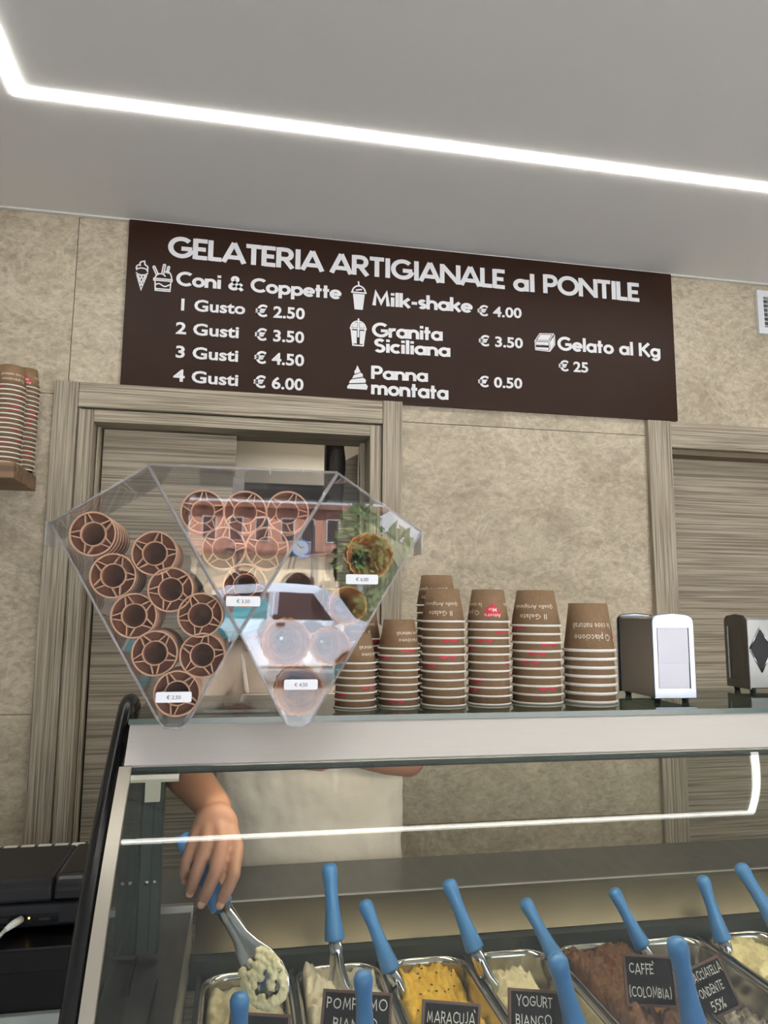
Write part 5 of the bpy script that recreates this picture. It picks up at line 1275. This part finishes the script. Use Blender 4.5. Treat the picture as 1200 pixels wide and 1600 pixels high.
for i in range(3): bb(-0.2307, -0.2304, 1.322 + 0.004 * i, 1.365, 1.048 + i * 0.005, 1.0495 + i * 0.005, 'printed_line', M['black'], t)
for x in (-0.47, -0.26): MB().lathe([(0, 0), (0.008, 0), (0.008, 0.006), (0, 0.006)], 12, Matrix.Translation((x, 1.33, 1.030))).build('foot', M['rubber'], t)
c = thing('network_cable', 'white network cable plugged into the black printer, hanging off to the left', 'cable', (-0.33, 1.28, 1.03))
MB().tube([(-0.3145, 1.2965, 1.0515), (-0.322, 1.283, 1.0505), (-0.329, 1.268, 1.048)], [0.0055, 0.0055, 0.0035], 8).build('plug', M['cable'], c)
MB().tube(crom([(-0.329, 1.268, 1.048), (-0.342, 1.235, 1.038), (-0.36, 1.20, 1.0335), (-0.42, 1.175, 1.0335), (-0.50, 1.165, 1.034)], 5) if False else [(-0.329, 1.268, 1.048), (-0.338, 1.245, 1.040), (-0.347, 1.222, 1.0345), (-0.358, 1.200, 1.0335), (-0.375, 1.185, 1.0335), (-0.42, 1.175, 1.0335), (-0.50, 1.165, 1.0335)], 0.0028, 8).build('cord', M['cable'], c)
# thin socket strip with pale marks behind the printer
t = thing('keyboard_edge', 'row of pale edge marks along the back of the black counter top', 'strip', (-0.35, 1.60, 1.03))
bb(-0.50, -0.20, 1.715, 1.735, 1.0302, 1.036, 'strip', M['black_matt'], t)
for i in range(9): bb(-0.495 + i * 0.033, -0.470 + i * 0.033, 1.713, 1.737, 1.0362, 1.0380, 'mark', M['cable'], t)

# ================================================================== THE STREET (mirrored in the clear panes)
bb(-60, 70, -75, -3.13, -0.12, -0.02, 'ground_outside', M['asphalt'], kind='structure')
def out(px, py, Yu):
    """point whose mirror image in the dispenser panes falls at pixel (px, py); Yu = unfolded distance"""
    p = at(px, py, Yu); return V3((p.x, 2 * FY - Yu, p.z - 2 * DT * (Yu - FY)))
# arcade building
YA = 44.0; ya = 2 * FY - YA
zt = out(450, 868, YA).z; k_ = YA / FPX
t = thing('arcade_building', 'cream building with a row of arches across the street, mirrored in the dispenser', 'building', (0, ya, 0))
x0_, x1_ = out(180, 900, YA).x, out(760, 900, YA).x
ar = [out(px, 900, YA).x for px in (285, 378, 472, 566, 660)]; za = out(450, 893, YA).z; ra = 27 * k_
mb = MB(); pts = [(x0_, 0)]
for c in ar: pts += [(c - ra, 0), (c - ra, za - ra)] + [(c + ra * math.cos(a), za - ra + ra * math.sin(a)) for a in [PI - PI * k / 12 for k in range(1, 12)]] + [(c + ra, za - ra), (c + ra, 0)]
pts += [(x1_, 0), (x1_, zt), (x0_, zt)]
mb.prism(pts, ya - 0.6, ya); mb.build('arcade_wall', M['facade'], t)
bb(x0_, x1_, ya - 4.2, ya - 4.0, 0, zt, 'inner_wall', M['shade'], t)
bb(x0_ - 0.4, x1_ + 0.4, ya - 4.4, ya + 0.7, zt, zt + 0.25, 'eave', M['roof'], t)
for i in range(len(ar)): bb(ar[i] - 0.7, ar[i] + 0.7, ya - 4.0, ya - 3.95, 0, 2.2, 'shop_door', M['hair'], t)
t = thing('upper_house', 'pinkish house with brown windows rising behind the arcade, mirrored in the panes', 'building', (0, ya - 8, 0))
z2 = out(560, 800, YA + 8).z; xh0, xh1 = out(200, 850, YA + 8).x, out(602, 850, YA + 8).x
bb(xh0, xh1, ya - 14, ya - 8, 0, z2, 'wall', M['pink'], t)
bb(xh0 - 0.5, xh1 + 0.5, ya - 14.3, ya - 7.4, z2, z2 + 0.35, 'roof', M['roof'], t)
for i in range(9):
    x = xh0 + 1.2 + i * (xh1 - xh0 - 1.5) / 9; f = bb(x, x + 1.0, ya - 8.0, ya - 7.95, z2 - 2.3, z2 - 0.6, 'window', M['rim'], t); bb(x + 0.1, x + 0.9, ya - 7.95, ya - 7.93, z2 - 2.2, z2 - 0.7, 'pane', M['car_glass'], f)
# clock on its iron post
pc = out(478, 857, 16); t = thing('street_clock', 'round white street clock on an iron post, mirrored in the right kite', 'clock', (pc.x + 0.2, pc.y, 0))
MB().tube([(pc.x + 0.27, pc.y, -0.02), (pc.x + 0.27, pc.y, pc.z + 0.5)], 0.04, 10).build('post', M['iron'], t)
MB().tube([(pc.x - 0.25, pc.y, pc.z - 0.45), (pc.x - 0.05, pc.y, pc.z + 0.45), (pc.x + 0.27, pc.y, pc.z + 0.5)], 0.022, 8).build('bracket', M['iron'], t)
MB().lathe([(0, 0.03), (0.17, 0.03), (0.185, 0.0), (0.17, -0.03), (0, -0.03)], 28, Matrix.Translation(pc) @ Matrix.Rotation(PI / 2, 4, 'X')).build('dial', M['clock'], t)
MB().lathe([(0.172, 0.034), (0.198, 0.034), (0.198, -0.034), (0.172, -0.034), (0.172, 0.034)], 28, Matrix.Translation(pc) @ Matrix.Rotation(PI / 2, 4, 'X')).build('rim', M['signblue'], t)
for a, L in ((2.2, 0.12), (0.4, 0.09)): MB().tube([pc + V3((0, 0.036, 0)), pc + V3((L * math.cos(a), 0.036, L * math.sin(a)))], 0.008, 6).build('hand', M['iron'], t)
lp = out(372, 862, 30); t = thing('street_lamp', 'twin-armed street lamp before the arcade, mirrored in the middle wedge', 'lamp post', (lp.x, lp.y, 0))
MB().tube([(lp.x, lp.y, -0.02), (lp.x, lp.y, lp.z)], 0.07, 10).build('pole', M['iron'], t); MB().box(lp.x - 0.5, lp.x + 0.5, lp.y - 0.1, lp.y + 0.1, lp.z, lp.z + 0.12).build('lamp_head', M['iron'], t)
# white car, nose to the right of the picture
Yc = 12.0; yc = 2 * FY - Yc; cx0, cx1 = out(305, 1000, Yc).x, out(625, 1000, Yc).x; L = cx1 - cx0
t = thing('white_car', 'small white car parked outside the shop, mirrored in the right kite', 'car', ((cx0 + cx1) / 2, yc - 0.8, 0))
gl_ = -0.02
sil = [(0.0, 0.30), (0.0, 0.75), (0.02, 1.02), (0.07, 1.50), (0.14, 1.64), (0.40, 1.70), (0.60, 1.66), (0.72, 1.48), (0.80, 1.14), (0.93, 1.00), (0.985, 0.85), (1.0, 0.55), (1.0, 0.30)]
wx = [(0.19, 0.34), (0.80, 0.34)]
low = []
for fx, r_ in reversed(wx): low += [(fx * L + 0.36 * math.cos(a), 0.30 + 0.36 * math.sin(a)) for a in [PI * k / 10 for k in range(0, 11)]]
poly = [(f * L, z) for f, z in sil] + low
poly = [(cx0 + x, z + gl_) for x, z in poly]
b_ = MB(); b_.prism(poly, yc - 1.62, yc); bevel(b_.build('bodywork', M['van'], t), 0.05, 3)
def win(pts, name='side_window'):
    b_ = MB(); b_.prism([(cx0 + f * L, z + gl_) for f, z in pts], yc + 0.0, yc + 0.012); return b_.build(name, M['car_glass'], t)
win([(0.39, 1.12), (0.40, 1.55), (0.585, 1.53), (0.685, 1.10)]); win([(0.10, 1.14), (0.13, 1.50), (0.37, 1.55), (0.36, 1.12)])
b_ = MB(); b_.add([V3((cx0 + f * L, yy, z + gl_ + 0.006)) for f, z in ((0.625, 1.645), (0.80, 1.16)) for yy in (yc - 0.10, yc - 1.52)] + [V3((cx0 + f * L - 0.02, yy, z + gl_ - 0.03)) for f, z in ((0.625, 1.645), (0.80, 1.16)) for yy in (yc - 0.10, yc - 1.52)], [(0, 1, 3, 2), (4, 6, 7, 5), (0, 2, 6, 4), (1, 5, 7, 3), (0, 4, 5, 1), (2, 3, 7, 6)])
b_.build('windscreen', M['car_glass'], t)
for fx, r_ in wx:
    wm_ = Matrix.Translation((cx0 + fx * L, yc - 0.02, 0.30 + gl_)) @ Matrix.Rotation(PI / 2, 4, 'X')
    w1 = MB().lathe([(0.0, 0.0), (0.27, 0.0), (0.31, 0.03), (0.31, 0.17), (0.27, 0.2), (0, 0.2)], 28, wm_).build('wheel', M['tyre'], t)
    MB().lathe([(0.0, -0.02), (0.10, -0.02), (0.19, 0.0), (0.0, 0.01)], 20, wm_).build('hubcap', M['steel'], w1)
bb(cx0 + 0.41 * L, cx0 + 0.45 * L, yc + 0.0, yc + 0.03, 1.0, 1.04, 'door_handle', M['hair'], t)
bb(cx0 + 0.30 * L, cx0 + 0.69 * L, yc + 0.0, yc + 0.008, 0.32, 0.36, 'sill_strip', M['iron'], t)
b_ = MB(); ball(b_, V3((cx0 + 0.71 * L, yc + 0.10, 1.16)), 0.10, 0.06, 0.08); b_.build('wing_mirror', M['van'], t)
# trees
def tree(x, y, h, r, n, seed, label, name='tree', leafsize=0.16, droop=0.0):
    rng = random.Random(seed); t = thing(name, label, 'tree', (x, y, 0), 'trees across the street')
    MB().tube([(x, y, -0.02), (x + 0.05, y, h * 0.35), (x, y, h * 0.75)], [0.13, 0.10, 0.05], 8).build('trunk', M['bark'], t)
    mb = MB()
    for k in range(n):
        d = V3((rng.gauss(0, 1), rng.gauss(0, 1), rng.gauss(0, 1))).normalized() * (rng.random() ** 0.4); c = V3((x + d.x * r, y + d.y * r, h * 0.66 + d.z * h * 0.36))
        u = V3((rng.gauss(0, 1), rng.gauss(0, 1), rng.gauss(0, 1))).normalized(); v = u.cross(V3((rng.random(), 1, 0.3))).normalized(); s_ = leafsize * rng.uniform(0.6, 1.4)
        mb.add([c - u * s_, c + v * s_ * 0.4, c + u * s_, c - v * s_ * 0.4], [(0, 1, 2, 3)])
    o = mb.build('foliage', M['leaf'], t, fix=False); o['kind'] = 'stuff'
p = out(572, 900, 20); tree(p.x, p.y, out(570, 812, 20).z + 0.4, 0.75, 1500, 5, 'dark bushy tree beside the arcade, mirrored in the right kite')
p = out(628, 880, 26); tree(p.x, p.y, out(628, 830, 26).z, 1.0, 260, 6, 'sparse palm-like tree at the right edge of the mirrored street', leafsize=0.35)
p = out(606, 960, 16); tree(p.x, p.y, out(606, 925, 16).z, 0.7, 900, 7, 'low green shrub behind the mirrored car nose', leafsize=0.10)
